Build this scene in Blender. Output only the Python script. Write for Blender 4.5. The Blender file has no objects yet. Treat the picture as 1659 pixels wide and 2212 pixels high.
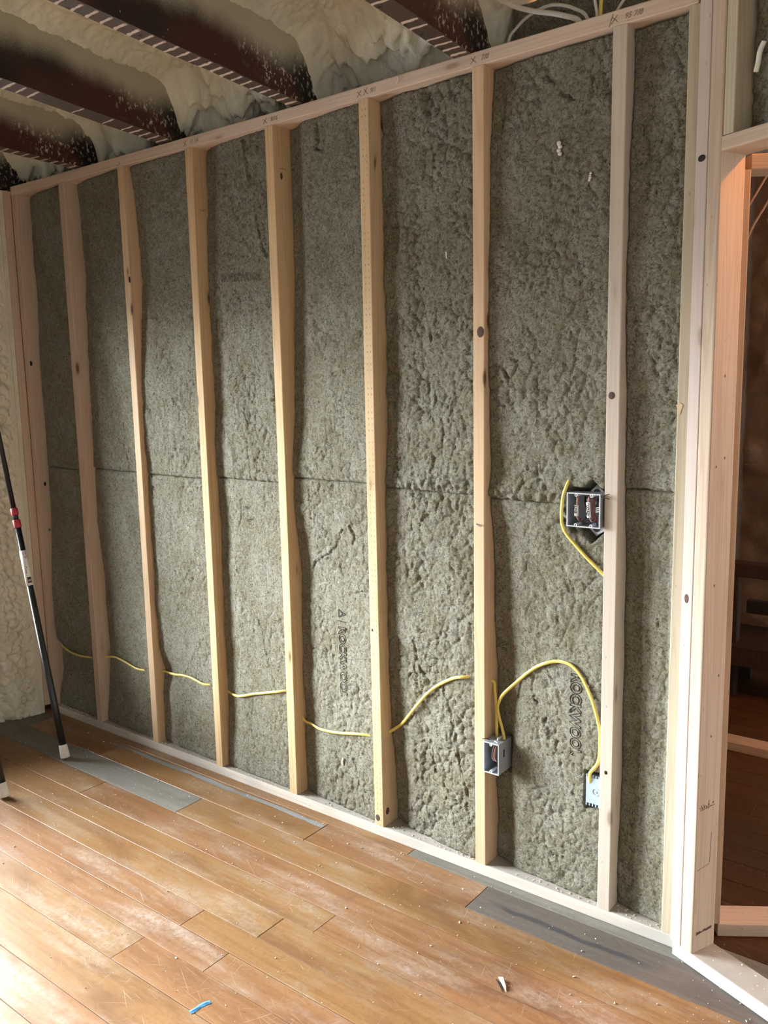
import bpy, bmesh, math, random
import numpy as np
from mathutils import Vector, Matrix

random.seed(7)
scene = bpy.context.scene
COL = scene.collection
R = math.radians

# ------------------------------------------------------------------ camera
cam_d = bpy.data.cameras.new('camera')
cam = bpy.data.objects.new('camera', cam_d)
COL.objects.link(cam)
YAW, PITCH, ROLL = 0.6577756, -0.1496699, -0.0202569
cy, sy, cp, sp, cr, sr = math.cos(YAW), math.sin(YAW), math.cos(PITCH), math.sin(PITCH), math.cos(ROLL), math.sin(ROLL)
fwd = Vector((-sy * cp, cy * cp, sp))
rgt = Vector((cy, sy, 0))
upv = rgt.cross(fwd)
r2 = cr * rgt + sr * upv
u2 = -sr * rgt + cr * upv
mw = Matrix((r2, u2, -fwd)).transposed().to_4x4()
mw.translation = Vector((3.78532, -2.18269, 1.55946))
cam.matrix_world = mw
cam_d.sensor_fit = 'HORIZONTAL'
cam_d.sensor_width = 36.0
cam_d.lens = 1856.02 / 1659.0 * 36.0
cam_d.clip_start = 0.02
scene.camera = cam

# ------------------------------------------------------------------ sky, lamps, exposure
SKY = 62.0
GROUND = 7.0
world = bpy.data.worlds.new('overcast_sky')
scene.world = world
world.use_nodes = True
wn = world.node_tree
wn.nodes.clear()
w_out = wn.nodes.new('ShaderNodeOutputWorld')
w_bg = wn.nodes.new('ShaderNodeBackground')
w_tc = wn.nodes.new('ShaderNodeTexCoord')
w_sep = wn.nodes.new('ShaderNodeSeparateXYZ')
w_map = wn.nodes.new('ShaderNodeMapRange')
w_map.inputs[1].default_value = -0.03
w_map.inputs[2].default_value = 0.06
w_mix = wn.nodes.new('ShaderNodeMix')
w_mix.data_type = 'RGBA'
w_mix.inputs[6].default_value = (GROUND * 0.93, GROUND * 0.97, GROUND, 1)
w_mix.inputs[7].default_value = (SKY * 0.93, SKY * 0.985, SKY * 1.0, 1)
wn.links.new(w_tc.outputs['Generated'], w_sep.inputs[0])
wn.links.new(w_sep.outputs[2], w_map.inputs[0])
wn.links.new(w_map.outputs[0], w_mix.inputs[0])
wn.links.new(w_mix.outputs[2], w_bg.inputs[0])
wn.links.new(w_bg.outputs[0], w_out.inputs[0])

# window openings of the left wall: (y0, y1, z0, z1)
WINDOWS = [(-1.80, -0.45, 0.42, 1.94), (-3.45, -2.25, 0.42, 1.94)]
for (a, b, c, d) in WINDOWS:                      # portals only guide the sampling of the sky light
    pl = bpy.data.lights.new('sky_portal', 'AREA')
    pl.shape = 'RECTANGLE'
    pl.size = b - a
    pl.size_y = d - c
    pl.cycles.is_portal = True
    po = bpy.data.objects.new('sky_portal', pl)
    COL.objects.link(po)
    po.location = (-0.12, (a + b) / 2, (c + d) / 2)
    po.rotation_euler = (0, -math.pi / 2, 0)
    pl.size, pl.size_y = d - c, b - a

BULB = 36.0
scene.view_settings.view_transform = 'Standard'
scene.view_settings.look = 'None'
scene.view_settings.exposure = 0.72
scene.view_settings.gamma = 1.0
scene.view_settings.use_curve_mapping = False
scene.cycles.max_bounces = 8
scene.cycles.diffuse_bounces = 6
scene.cycles.glossy_bounces = 3
scene.cycles.sample_clamp_indirect = 8.0
scene.cycles.caustics_reflective = False
scene.cycles.caustics_refractive = False


# ------------------------------------------------------------------ numpy noise
def perlin(x, y, seed=0):
    x = np.asarray(x, float); y = np.asarray(y, float)
    xi = np.floor(x).astype(np.int64); yi = np.floor(y).astype(np.int64)
    xf = x - xi; yf = y - yi

    def grad(ix, iy, dx, dy):
        h = (ix * 374761393 + iy * 668265263 + seed * 982451653) & 0x7fffffff
        h = ((h ^ (h >> 13)) * 1274126177) & 0x7fffffff
        h = h ^ (h >> 16)
        a = (h & 1023) * (2 * math.pi / 1024)
        return np.cos(a) * dx + np.sin(a) * dy
    u = xf * xf * xf * (xf * (xf * 6 - 15) + 10)
    v = yf * yf * yf * (yf * (yf * 6 - 15) + 10)
    n00 = grad(xi, yi, xf, yf); n10 = grad(xi + 1, yi, xf - 1, yf)
    n01 = grad(xi, yi + 1, xf, yf - 1); n11 = grad(xi + 1, yi + 1, xf - 1, yf - 1)
    return ((n00 * (1 - u) + n10 * u) * (1 - v) + (n01 * (1 - u) + n11 * u) * v) * 1.5


def fbm(x, y, seed=0, o=3):
    s = 0; a = 1.0
    for k in range(o):
        s = s + a * perlin(x * 2 ** k, y * 2 ** k, seed + k * 17)
        a *= 0.5
    return s


def worley(x, y, seed=0):
    x = np.asarray(x, float); y = np.asarray(y, float)
    xi = np.floor(x).astype(np.int64); yi = np.floor(y).astype(np.int64)
    f1 = np.full(x.shape, 9.0); f2 = np.full(x.shape, 9.0)
    for dx in (-1, 0, 1):
        for dy in (-1, 0, 1):
            ix, iy = xi + dx, yi + dy
            h = (ix * 374761393 + iy * 668265263 + seed * 982451653) & 0x7fffffff
            h = ((h ^ (h >> 13)) * 1274126177) & 0x7fffffff
            h = h ^ (h >> 16)
            px = ix + ((h & 1023) / 1023.0); py = iy + (((h >> 10) & 1023) / 1023.0)
            d = np.hypot(x - px, y - py)
            f2 = np.minimum(f2, np.maximum(f1, d)); f1 = np.minimum(f1, d)
    return f1, f2


def sstep(a, b, x):
    t = np.clip((x - a) / (b - a), 0, 1)
    return t * t * (3 - 2 * t)


# ------------------------------------------------------------------ node materials
class NT:
    def __init__(self, name):
        self.m = bpy.data.materials.new(name)
        self.m.use_nodes = True
        self.t = self.m.node_tree
        self.t.nodes.clear()
        self.out = self.t.nodes.new('ShaderNodeOutputMaterial')
        self.b = self.t.nodes.new('ShaderNodeBsdfPrincipled')
        self.t.links.new(self.b.outputs[0], self.out.inputs[0])
        self.tc = self.t.nodes.new('ShaderNodeTexCoord')

    def set(self, sock, v):
        if isinstance(v, bpy.types.NodeSocket):
            self.t.links.new(v, sock)
        elif v is not None:
            if isinstance(v, (tuple, list)) and len(v) == 3 and sock.type == 'RGBA':
                v = (*v, 1)
            sock.default_value = v

    def p(self, **k):
        names = dict(color='Base Color', rough='Roughness', metal='Metallic', normal='Normal', spec='Specular IOR Level', coat='Coat Weight', coat_rough='Coat Roughness')
        for a, v in k.items():
            self.set(self.b.inputs[names[a]], v)
        return self

    def math(self, op, a, b=None, c=None, clamp=False):
        n = self.t.nodes.new('ShaderNodeMath'); n.operation = op; n.use_clamp = clamp
        self.set(n.inputs[0], a)
        if b is not None: self.set(n.inputs[1], b)
        if c is not None: self.set(n.inputs[2], c)
        return n.outputs[0]

    def mapping(self, vec, scale=(1, 1, 1), rot=(0, 0, 0), loc=(0, 0, 0)):
        n = self.t.nodes.new('ShaderNodeMapping')
        self.set(n.inputs[0], vec)
        n.inputs['Scale'].default_value = scale
        n.inputs['Rotation'].default_value = rot
        n.inputs['Location'].default_value = loc
        return n.outputs[0]

    def noise(self, vec, scale=5, detail=3, rough=.55, dist=0):
        n = self.t.nodes.new('ShaderNodeTexNoise')
        self.set(n.inputs['Vector'], vec)
        n.inputs['Scale'].default_value = scale
        n.inputs['Detail'].default_value = detail
        n.inputs['Roughness'].default_value = rough
        n.inputs['Distortion'].default_value = dist
        return n.outputs[0]

    def voro(self, vec, scale=5, feature='F1', rand=1):
        n = self.t.nodes.new('ShaderNodeTexVoronoi')
        n.feature = feature
        self.set(n.inputs['Vector'], vec)
        n.inputs['Scale'].default_value = scale
        n.inputs['Randomness'].default_value = rand
        return n.outputs['Distance']

    def ramp(self, f, lo, hi, a=0.0, b=1.0):
        n = self.t.nodes.new('ShaderNodeMapRange')
        n.interpolation_type = 'SMOOTHSTEP'
        self.set(n.inputs[0], f)
        n.inputs[1].default_value = lo; n.inputs[2].default_value = hi
        n.inputs[3].default_value = a; n.inputs[4].default_value = b
        return n.outputs[0]

    def mix(self, f, a, b, mode='MIX'):
        n = self.t.nodes.new('ShaderNodeMix'); n.data_type = 'RGBA'; n.blend_type = mode
        self.set(n.inputs[0], f); self.set(n.inputs[6], a); self.set(n.inputs[7], b)
        return n.outputs[2]

    def bump(self, h, dist=.002, strength=1, normal=None):
        n = self.t.nodes.new('ShaderNodeBump')
        n.inputs['Strength'].default_value = strength
        n.inputs['Distance'].default_value = dist
        self.set(n.inputs['Height'], h)
        if normal is not None: self.set(n.inputs['Normal'], normal)
        return n.outputs[0]

    def rnd(self):
        n = self.t.nodes.new('ShaderNodeObjectInfo')
        return n.outputs['Random']

    def randvec(self, vec, amt=37.0):
        r = self.rnd()
        c = self.t.nodes.new('ShaderNodeCombineXYZ')
        self.t.links.new(self.math('MULTIPLY', r, amt), c.inputs[0])
        self.t.links.new(self.math('MULTIPLY', r, amt * 1.7), c.inputs[1])
        self.t.links.new(self.math('MULTIPLY', r, amt * 2.3), c.inputs[2])
        a = self.t.nodes.new('ShaderNodeVectorMath'); a.operation = 'ADD'
        self.set(a.inputs[0], vec); self.t.links.new(c.outputs[0], a.inputs[1])
        return a.outputs[0]

    def sep(self, vec):
        n = self.t.nodes.new('ShaderNodeSeparateXYZ'); self.set(n.inputs[0], vec)
        return n.outputs


def plain(name, color, rough=.5, metal=0, spec=.5, vary=.06, scale=60):
    n = NT(name)
    f = n.noise(n.tc.outputs['Object'], scale, 2)
    c2 = tuple(max(0, c * (1 - vary * 3)) for c in color)
    n.p(color=n.mix(f, c2, tuple(min(1, c * (1 + vary)) for c in color)), rough=rough, metal=metal, spec=spec)
    return n.m


def wood(name, base, dark, knot=(.12, .05, .025), rough=.72, grain=1.0, knots=1.0, incised=False, stain=None, dusty=0.0):
    """sawn lumber, the board's length along its local Z"""
    n = NT(name)
    oc = n.tc.outputs['Object']
    v = n.randvec(oc)
    wob = n.noise(n.mapping(v, (6, 6, 1.2)), 1, 2)
    g1 = n.noise(n.mapping(v, (190, 190, 2.0)), 1, 3, .6, .3)
    g2 = n.noise(n.mapping(v, (26, 26, .55)), 1, 2, .5, 1.1)
    ring = n.math('SINE', n.math('MULTIPLY', g2, 46.0))
    ring = n.ramp(ring, -.3, 1.0)
    f = n.math('ADD', n.math('MULTIPLY', ring, .5 * grain), n.math('MULTIPLY', g1, .55 * grain), clamp=True)
    col = n.mix(f, base, dark)
    col = n.mix(n.ramp(wob, .45, .75, 0, .35), col, tuple(min(1, c * 1.12) for c in base))
    # knots
    kv = n.mapping(v, (13, 13, 4.2))
    kd = n.voro(kv, 1.0)
    kg = n.ramp(n.noise(n.mapping(v, (5, 5, 1.6)), 1, 1), .50, .53)
    km = n.math('MULTIPLY', n.ramp(kd, .05, .15, .9, 0), kg)
    kr = n.math('MULTIPLY', n.ramp(kd, .10, .32, .3 * knots, 0), kg)
    col = n.mix(kr, col, tuple(c * .62 for c in dark))
    col = n.mix(n.math('MULTIPLY', km, knots), col, knot)
    # small dark specks, bruises and dust
    sp1 = n.ramp(n.voro(n.mapping(v, (60, 60, 22)), 1), .05, .12, .55, 0)
    col = n.mix(n.math('MULTIPLY', sp1, n.ramp(n.noise(v, 9, 1), .5, .62)), col, (.16, .1, .07))
    if stain is not None:
        col = n.mix(n.ramp(n.noise(n.mapping(v, (9, 9, 2.5)), 1, 3), .48, .66), col, stain)
    if incised:
        s = n.sep(oc)
        zz = n.math('FRACT', n.math('MULTIPLY', s[2], 52.0))
        zm = n.math('LESS_THAN', zz, .32)
        c1 = n.math('LESS_THAN', n.math('ABSOLUTE', n.math('SUBTRACT', s[0], .008)), .0013)
        c3 = n.math('LESS_THAN', n.math('ABSOLUTE', n.math('ADD', s[0], .006)), .0013)
        mk = n.math('MULTIPLY', zm, n.math('ADD', c1, c3), clamp=True)
        col = n.mix(n.math('MULTIPLY', mk, n.ramp(n.noise(oc, 25, 1), .35, .6, .1, .8)), col, tuple(c * .35 for c in dark))
    if dusty:                                         # grey site dust lying on upward faces
        geo = n.t.nodes.new('ShaderNodeNewGeometry')
        upf = n.ramp(n.sep(geo.outputs['Normal'])[2], .6, .95)
        dc = n.mix(n.noise(v, 24, 4), (.26, .24, .215), (.42, .395, .36))
        col = n.mix(n.math('MULTIPLY', upf, dusty), col, dc)
    bright = n.mix(n.rnd(), (.93, .92, .91), (1.05, 1.04, 1.03))
    col = n.mix(1.0, col, bright, 'MULTIPLY')
    n.p(color=col, rough=rough, spec=.25, normal=n.bump(g1, .0006, .5))
    return n.m


M = {}
M['stud'] = wood('pine_stud', (.70, .53, .36), (.56, .39, .235))
M['stud_gold'] = wood('yellow_pine_stud', (.70, .52, .32), (.54, .36, .19))
M['stud_incised'] = wood('incised_pine_stud', (.72, .55, .35), (.58, .41, .23), incised=True)
M['stud_pink'] = wood('pink_fir_stud', (.62, .50, .405), (.53, .40, .31))
M['stud_white'] = wood('pale_spruce_stud', (.61, .545, .485), (.51, .435, .37), grain=.7, knots=.6)
M['post_pale'] = wood('pale_pinkish_post', (.545, .475, .435), (.46, .385, .345), grain=.8, knots=.4)
M['plate'] = wood('whitish_plate', (.68, .57, .475), (.57, .45, .36), knots=.5)
M['plate_dusty'] = wood('dusty_plate', (.74, .68, .62), (.62, .55, .48), knots=.5, stain=(.54, .51, .48), dusty=.75)
M['sill_white'] = wood('white_washed_sill', (.50, .53, .535), (.43, .45, .45), grain=.4, knots=.2, stain=(.46, .46, .45), dusty=.9)
M['post_green'] = wood('greenish_pine_post', (.56, .505, .39), (.45, .385, .28), grain=1.1, knots=.4)
M['post_orange'] = wood('fir_post', (.585, .485, .385), (.47, .36, .275), knots=.6)
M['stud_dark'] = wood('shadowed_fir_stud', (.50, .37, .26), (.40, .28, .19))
M['bench'] = wood('dark_stained_wood', (.035, .02, .014), (.02, .012, .008), knots=0)


def insulation_mat():
    n = NT('rock_wool')
    oc = n.tc.outputs['Object']
    v = n.randvec(oc, 11)
    swirl = n.noise(v, 75, 5, .7, 2.0)
    fine = n.noise(v, 240, 4, .8, 1.8)
    fib = n.noise(n.mapping(v, (1, 1, .28), (0, .5, 0)), 420, 2, .6, 2.5)
    big = n.noise(v, 6, 4, .62, .4)
    mid = n.noise(v, 34, 3, .6, .8)
    base = n.mix(n.ramp(big, .32, .68), (.265, .248, .170), (.345, .338, .272))
    base = n.mix(n.ramp(mid, .42, .66, 0, .55), base, (.39, .385, .34))
    base = n.mix(n.ramp(swirl, .36, .54, .85, 0), base, (.085, .075, .045))
    base = n.mix(n.ramp(swirl, .56, .72, 0, .5), base, (.50, .49, .43))
    base = n.mix(n.ramp(fine, .50, .74, 0, .6), base, (.47, .46, .40))
    base = n.mix(n.ramp(fine, .30, .46, .55, 0), base, (.10, .09, .06))
    base = n.mix(n.ramp(fib, .60, .72, 0, .5), base, (.55, .54, .48))
    sp = n.ramp(n.voro(v, 13), .025, .04, 1, 0)
    base = n.mix(n.math('MULTIPLY', sp, .5), base, (.62, .6, .55))
    s = n.sep(oc)
    ph = n.math('MULTIPLY', n.noise(v, 16, 2), 9.0)
    rib = n.math('SINE', n.math('ADD', n.math('MULTIPLY', s[2], 690.0), ph))
    col_ = n.math('SINE', n.math('ADD', n.math('MULTIPLY', s[0], 520.0), n.math('MULTIPLY', ph, 1.3)))
    knit = n.math('MULTIPLY', n.math('ADD', rib, 1.0), n.math('ADD', n.math('MULTIPLY', col_, .5), 1.0))
    ribm = n.ramp(n.noise(v, 3.0, 2), .50, .60)
    h = n.math('ADD', n.math('MULTIPLY', swirl, 1.4), n.math('MULTIPLY', fine, .6))
    h = n.math('ADD', h, n.math('MULTIPLY', fib, .25))
    h = n.math('ADD', h, n.math('MULTIPLY', n.math('MULTIPLY', knit, ribm), .055))
    n.p(color=base, rough=.92, spec=.10, normal=n.bump(h, .006, .9))
    return n.m


M['wool'] = insulation_mat()


def foam_mat(name, a, b, mist=0.0):
    n = NT(name)
    oc = n.tc.outputs['Object']
    c = n.mix(n.ramp(n.noise(oc, 6, 3), .35, .7), a, b)
    if mist:
        c = n.mix(n.ramp(n.noise(oc, 2.2, 3), .5, .72, 0, mist), c, (.10, .095, .085))
    h = n.math('ADD', n.noise(oc, 70, 3, .6, .5), n.math('MULTIPLY', n.voro(oc, 45, 'SMOOTH_F1'), .7))
    n.p(color=c, rough=.55, spec=.35, normal=n.bump(h, .006, .6))
    return n.m


M['foam'] = foam_mat('spray_foam', (.72, .69, .58), (.80, .77, .67))
M['foam_ceiling'] = foam_mat('ceiling_spray_foam', (.66, .67, .57), (.78, .79, .68), .35)
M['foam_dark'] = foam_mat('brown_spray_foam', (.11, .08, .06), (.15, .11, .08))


def joist_mat():
    n = NT('old_joist_with_foam_mist')
    g = n.tc.outputs['Object']
    s = n.sep(g)
    edge = n.math('ADD', s[2], n.math('MULTIPLY', n.math('SUBTRACT', n.noise(n.mapping(g, (1, 1, .4)), 3.2, 3), .5), .17))
    edge = n.math('ADD', edge, n.math('MULTIPLY', n.math('SUBTRACT', n.noise(g, 260, 2), .5), .05))
    mist = n.ramp(edge, .075, .175)
    rb = n.ramp(n.math('ADD', n.noise(n.mapping(g, (1, 1, 1)), 2.0, 2), n.math('MULTIPLY', s[2], -1.2)), .36, .56)
    grain = n.noise(n.mapping(g, (120, 4, 120)), 1, 3)
    c = n.mix(rb, (.010, .009, .009), (.060, .020, .015))
    c = n.mix(n.ramp(grain, .5, .75, 0, .35), c, (.07, .04, .03))
    c = n.mix(mist, c, (.46, .43, .34))
    fl = n.noise(n.mapping(g, (1, 1, .7)), 70, 3, .62)
    flm = n.math('MULTIPLY', n.ramp(fl, .56, .62), n.ramp(n.math('ADD', n.noise(g, 5, 2), n.math('MULTIPLY', s[1], .62)), .36, .54))
    spk = n.ramp(n.voro(g, 34), .05, .09, .8, 0)
    spk = n.math('MULTIPLY', spk, n.ramp(n.noise(g, 12, 1), .5, .6))
    c = n.mix(n.math('MAXIMUM', flm, spk), c, (.50, .44, .38))
    # the underside is bare old wood with lath nails
    geo = n.t.nodes.new('ShaderNodeNewGeometry')
    dn = n.math('LESS_THAN', n.sep(geo.outputs['Normal'])[2], -.6)
    un = n.mix(grain, (.050, .033, .024), (.095, .066, .047))
    nail = n.ramp(n.voro(n.mapping(g, (30, 24, 1)), 1), .12, .2, 1, 0)
    un = n.mix(nail, un, (.01, .008, .007))
    c = n.mix(dn, c, un)
    n.p(color=c, rough=.6, spec=.35, normal=n.bump(n.noise(g, 180, 2), .0015, .4))
    return n.m


M['joist'] = joist_mat()
M['plaster'] = plain('plaster_residue', (.62, .50, .42), .9, vary=.15, scale=200)


def floor_mat(name, a, b, dark, dust, dust_amt=.55, rough=.36, stain=0.0):
    """old shellacked board, its length along local X"""
    n = NT(name)
    g = n.tc.outputs['Object']
    v = n.randvec(g, 23)
    gr = n.noise(n.mapping(v, (2.2, 55, 55)), 1, 4, .6, .5)
    blot = n.noise(n.mapping(v, (2.2, 5.5, 5)), 1, 4, .6, .7)
    c = n.mix(n.ramp(gr, .3, .72), a, b)
    c = n.mix(n.ramp(blot, .45, .72, 0, .75), c, dark)
    c = n.mix(n.ramp(n.noise(v, 90, 3), .5, .75, 0, .35), c, dark)
    hz = n.math('MULTIPLY', n.ramp(n.noise(n.mapping(v, (1.1, 4.5, 1)), 2.0, 5, .7), .44, .74), dust_amt)
    hz = n.math('MULTIPLY', hz, n.ramp(n.noise(v, 70, 4, .7), .3, .65, .25, 1))
    c = n.mix(hz, c, dust)
    # scratches in several directions
    sc = None
    for k, (rz, sx, thr) in enumerate(((.5, 330, .69), (-.62, 380, .70), (1.3, 300, .70), (.12, 420, .67), (-1.1, 360, .71))):
        q = n.noise(n.mapping(n.mapping(v, rot=(0, 0, rz)), (7, sx, 1)), 1, 2, .5, .25)
        q = n.ramp(q, thr, thr + .05)
        sc = q if sc is None else n.math('MAXIMUM', sc, q)
    sc = n.math('MULTIPLY', sc, n.ramp(n.noise(v, 6, 2), .38, .6, .12, .6))
    c = n.mix(sc, c, dust)
    sp = n.ramp(n.voro(n.mapping(v, (1, 1, 1)), 55), .045, .085, .8, 0)
    sp = n.math('MULTIPLY', sp, n.ramp(n.noise(v, 24, 1), .56, .66))
    c = n.mix(sp, c, (.78, .74, .68))
    dk = n.ramp(n.voro(n.mapping(v, (1, 1, 1), loc=(5, 3, 1)), 17), .022, .04, .85, 0)
    c = n.mix(dk, c, (.06, .035, .02))
    if stain:
        s = n.sep(g)
        wv = n.math('ADD', s[1], n.math('MULTIPLY', n.math('SUBTRACT', n.noise(n.mapping(g, (3, 3, 3)), 2, 3), .5), .05))
        st = n.math('MULTIPLY', n.ramp(n.math('ABSOLUTE', n.math('ADD', wv, .004)), .006, .013, 1, 0), n.ramp(s[0], -.71, -.62))
        st = n.math('MULTIPLY', st, n.ramp(s[0], -.30, -.16, 1, 0))
        c = n.mix(n.math('MULTIPLY', st, stain), c, (.055, .055, .06))
    ro = n.math('ADD', n.math('MULTIPLY', hz, .35), n.math('ADD', n.math('MULTIPLY', n.noise(v, 40, 3), .22), rough - .1))
    n.p(color=c, rough=ro, spec=.24, normal=n.bump(n.math('ADD', n.noise(n.mapping(v, (6, 60, 1)), 1, 4), n.math('MULTIPLY', n.noise(v, 9, 2), 1.5)), .0012, .35))
    return n.m


ORANGE = ((.265, .148, .062), (.215, .112, .046), (.150, .072, .032), (.42, .36, .29))
M['board'] = floor_mat('shellacked_floorboard', *ORANGE)
M['board_red'] = floor_mat('reddish_floorboard', (.262, .138, .064), (.21, .104, .048), (.145, .067, .033), (.45, .38, .32), .6)
M['board_grey'] = floor_mat('bare_grey_floorboard', (.20, .19, .165), (.16, .15, .13), (.12, .11, .095), (.33, .32, .30), .35, .6)
M['board_dark'] = floor_mat('stained_grey_floorboard', (.135, .112, .098), (.105, .087, .076), (.08, .066, .06), (.24, .215, .2), .3, .6, stain=.85)
M['board_brown'] = floor_mat('dark_unlit_floorboard', (.085, .036, .016), (.062, .026, .012), (.042, .016, .008), (.2, .14, .1), .12, .42)  # dark brown boards, the unlit room's shade partly put into the colour
M['strip_grey'] = floor_mat('grey_worn_strip', (.27, .28, .29), (.22, .23, .24), (.17, .17, .17), (.4, .4, .4), .4, .6)


def dust_mat():
    n = NT('dust_in_the_joints')
    g = n.tc.outputs['Object']
    f = n.ramp(n.noise(n.mapping(g, (5, 30, 1)), 1, 4, .7), .44, .60)
    n.p(color=n.mix(f, (.035, .02, .014), (.46, .37, .30)), rough=.95, spec=.1)
    return n.m


M['dust'] = dust_mat()


def brick_mat():
    n = NT('old_brown_masonry')
    g = n.tc.outputs['Object']
    c = n.mix(n.noise(g, 12, 4), (.09, .055, .04), (.17, .105, .075))
    n.p(color=c, rough=.9, spec=.2, normal=n.bump(n.noise(g, 35, 4), .01, .7))
    return n.m


M['masonry'] = brick_mat()
M['render'] = plain('grey_plaster_wall', (.68, .69, .68), .9, vary=.05, scale=6)
M['yellow'] = plain('yellow_cable_jacket', (.74, .61, .16), .42, vary=.04, scale=30)
M['white_cable'] = plain('white_cable_jacket', (.70, .68, .63), .45, vary=.04, scale=30)
M['old_cable'] = plain('dusty_grey_cable', (.16, .14, .12), .6)
M['grey_box'] = plain('grey_plastic', (.30, .325, .36), .5, vary=.03)
M['grey_rim'] = plain('pale_grey_plastic_rim', (.62, .66, .72), .45, vary=.02)
M['blue_box'] = plain('blue_grey_plastic', (.40, .50, .62), .5, vary=.03)
M['steel'] = plain('galvanized_steel', (.42, .43, .45), .45, .6, vary=.05, scale=90)
M['plate_grey'] = plain('pale_zinc_plate', (.46, .47, .50), .45, .15, vary=.04)
M['black'] = plain('black_plastic', (.012, .012, .013), .35, vary=.05)
M['black_tube'] = plain('black_painted_tube', (.014, .016, .018), .3, vary=.15, scale=25)
M['white_rubber'] = plain('white_rubber', (.78, .78, .76), .5, vary=.02)
M['white_label'] = plain('white_paper', (.80, .80, .79), .6, vary=.01)
M['red'] = plain('red_plastic', (.42, .03, .05), .4, vary=.04)
M['red_ink'] = plain('red_ink', (.55, .02, .03), .6, vary=0)
M['ink'] = plain('black_ink', (.012, .012, .012), .7, vary=0)
M['print'] = plain('scorched_print', (.05, .045, .035), .9, vary=0)
M['pencil'] = plain('pencil_lead', (.10, .08, .07), .7, vary=0)
M['stamp'] = plain('grade_stamp_ink', (.10, .06, .045), .8, vary=.1)
M['wire_black'] = plain('black_wire', (.01, .01, .01), .4)
M['wire_white'] = plain('white_wire', (.75, .74, .72), .4)
M['wire_copper'] = plain('bare_copper', (.55, .25, .13), .35, .7)
M['wire_red'] = plain('red_wire', (.35, .03, .03), .4)
M['crumb'] = plain('foam_crumbs', (.78, .75, .68), .8, vary=.05)
M['tape'] = plain('blue_masking_tape', (.06, .28, .62), .6, vary=.06)
M['pvc'] = plain('white_window_vinyl', (.8, .8, .78), .4, vary=.02)
g_ = NT('window_glass')
g_.b.inputs['Transmission Weight'].default_value = 1.0
g_.p(color=(.95, .97, .97), rough=0.0)
tr = g_.t.nodes.new('ShaderNodeBsdfTransparent')
gl = g_.t.nodes.new('ShaderNodeBsdfGlossy'); gl.inputs['Roughness'].default_value = .02
fr = g_.t.nodes.new('ShaderNodeFresnel')
mxs = g_.t.nodes.new('ShaderNodeMixShader')
g_.t.links.new(fr.outputs[0], mxs.inputs[0]); g_.t.links.new(tr.outputs[0], mxs.inputs[1]); g_.t.links.new(gl.outputs[0], mxs.inputs[2])
g_.t.links.new(mxs.outputs[0], g_.out.inputs[0])
M['glass'] = g_.m


# ------------------------------------------------------------------ builders
def link(name, me, mat, parent=None):
    o = bpy.data.objects.new(name, me)
    COL.objects.link(o)
    if mat is not None and len(me.materials) == 0:
        me.materials.append(mat)
    if parent is not None:
        o.parent = parent
    return o


def tag(o, label=None, cat=None, group=None, kind=None):
    if label: o['label'] = label
    if cat: o['category'] = cat
    if group: o['group'] = group
    if kind: o['kind'] = kind
    return o


def empty(name, loc, label, cat, group=None, rot=None):
    o = bpy.data.objects.new(name, None)
    COL.objects.link(o)
    o.location = loc
    o.empty_display_size = .05
    if rot: o.rotation_euler = rot
    return tag(o, label, cat, group)


def mesh_np(name, V, F, smooth=True):
    me = bpy.data.meshes.new(name)
    me.from_pydata([tuple(v) for v in V], [], F)
    if smooth:
        me.polygons.foreach_set('use_smooth', [True] * len(me.polygons))
    me.update()
    return me


def grid_np(name, V, nu, nv, flip=False, skirt=None, smooth=True):
    """V: (nu*nv,3) points, index = i*nv + j; skirt = (axis, value): close the border back to that plane"""
    V = np.asarray(V, float)
    i = np.arange(nu - 1)[:, None]; j = np.arange(nv - 1)[None, :]
    a = (i * nv + j).ravel(); b = ((i + 1) * nv + j).ravel(); c = ((i + 1) * nv + j + 1).ravel(); d = (i * nv + j + 1).ravel()
    Q = np.stack([a, b, c, d] if not flip else [a, d, c, b], 1)
    back = None
    if skirt is not None:
        ring = [k * nv for k in range(nu)] + [(nu - 1) * nv + k for k in range(1, nv)] + [k * nv + nv - 1 for k in range(nu - 2, -1, -1)] + [k for k in range(nv - 2, 0, -1)]
        ring = np.array(ring)
        B = V[ring].copy(); B[:, skirt[0]] = skirt[1]
        n0 = len(V); m = len(ring)
        V = np.vstack([V, B])
        nx = np.roll(np.arange(m), -1)
        S = np.stack([ring, n0 + np.arange(m), n0 + nx, ring[nx]], 1)
        if flip: S = S[:, ::-1]
        Q = np.vstack([Q, S])
        back = (n0 + (np.arange(m) if flip else np.arange(m)[::-1])).tolist()
    me = bpy.data.meshes.new(name)
    nq = len(Q)
    loops = Q.ravel().tolist()
    starts = list(range(0, nq * 4, 4)); tot = [4] * nq
    if back:
        starts.append(len(loops)); tot.append(len(back)); loops += back
    me.vertices.add(len(V)); me.vertices.foreach_set('co', V.ravel())
    me.loops.add(len(loops)); me.loops.foreach_set('vertex_index', loops)
    me.polygons.add(len(tot)); me.polygons.foreach_set('loop_start', starts)
    me.polygons.foreach_set('use_smooth', [smooth] * len(tot))
    me.update(calc_edges=True)
    me.validate()
    return me


def bm_box(bm, x0, x1, y0, y1, z0, z1, mat_i=0):
    vs = [bm.verts.new((x, y, z)) for z in (z0, z1) for (x, y) in ((x0, y0), (x1, y0), (x1, y1), (x0, y1))]
    fs = []
    for f in ((3, 2, 1, 0), (4, 5, 6, 7), (0, 1, 5, 4), (1, 2, 6, 5), (2, 3, 7, 6), (3, 0, 4, 7)):
        fc = bm.faces.new([vs[k] for k in f]); fc.material_index = mat_i; fs.append(fc)
    return vs, fs


def bm_done(bm, name):
    bm.normal_update()
    me = bpy.data.meshes.new(name)
    bm.to_mesh(me); bm.free()
    return me


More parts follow.
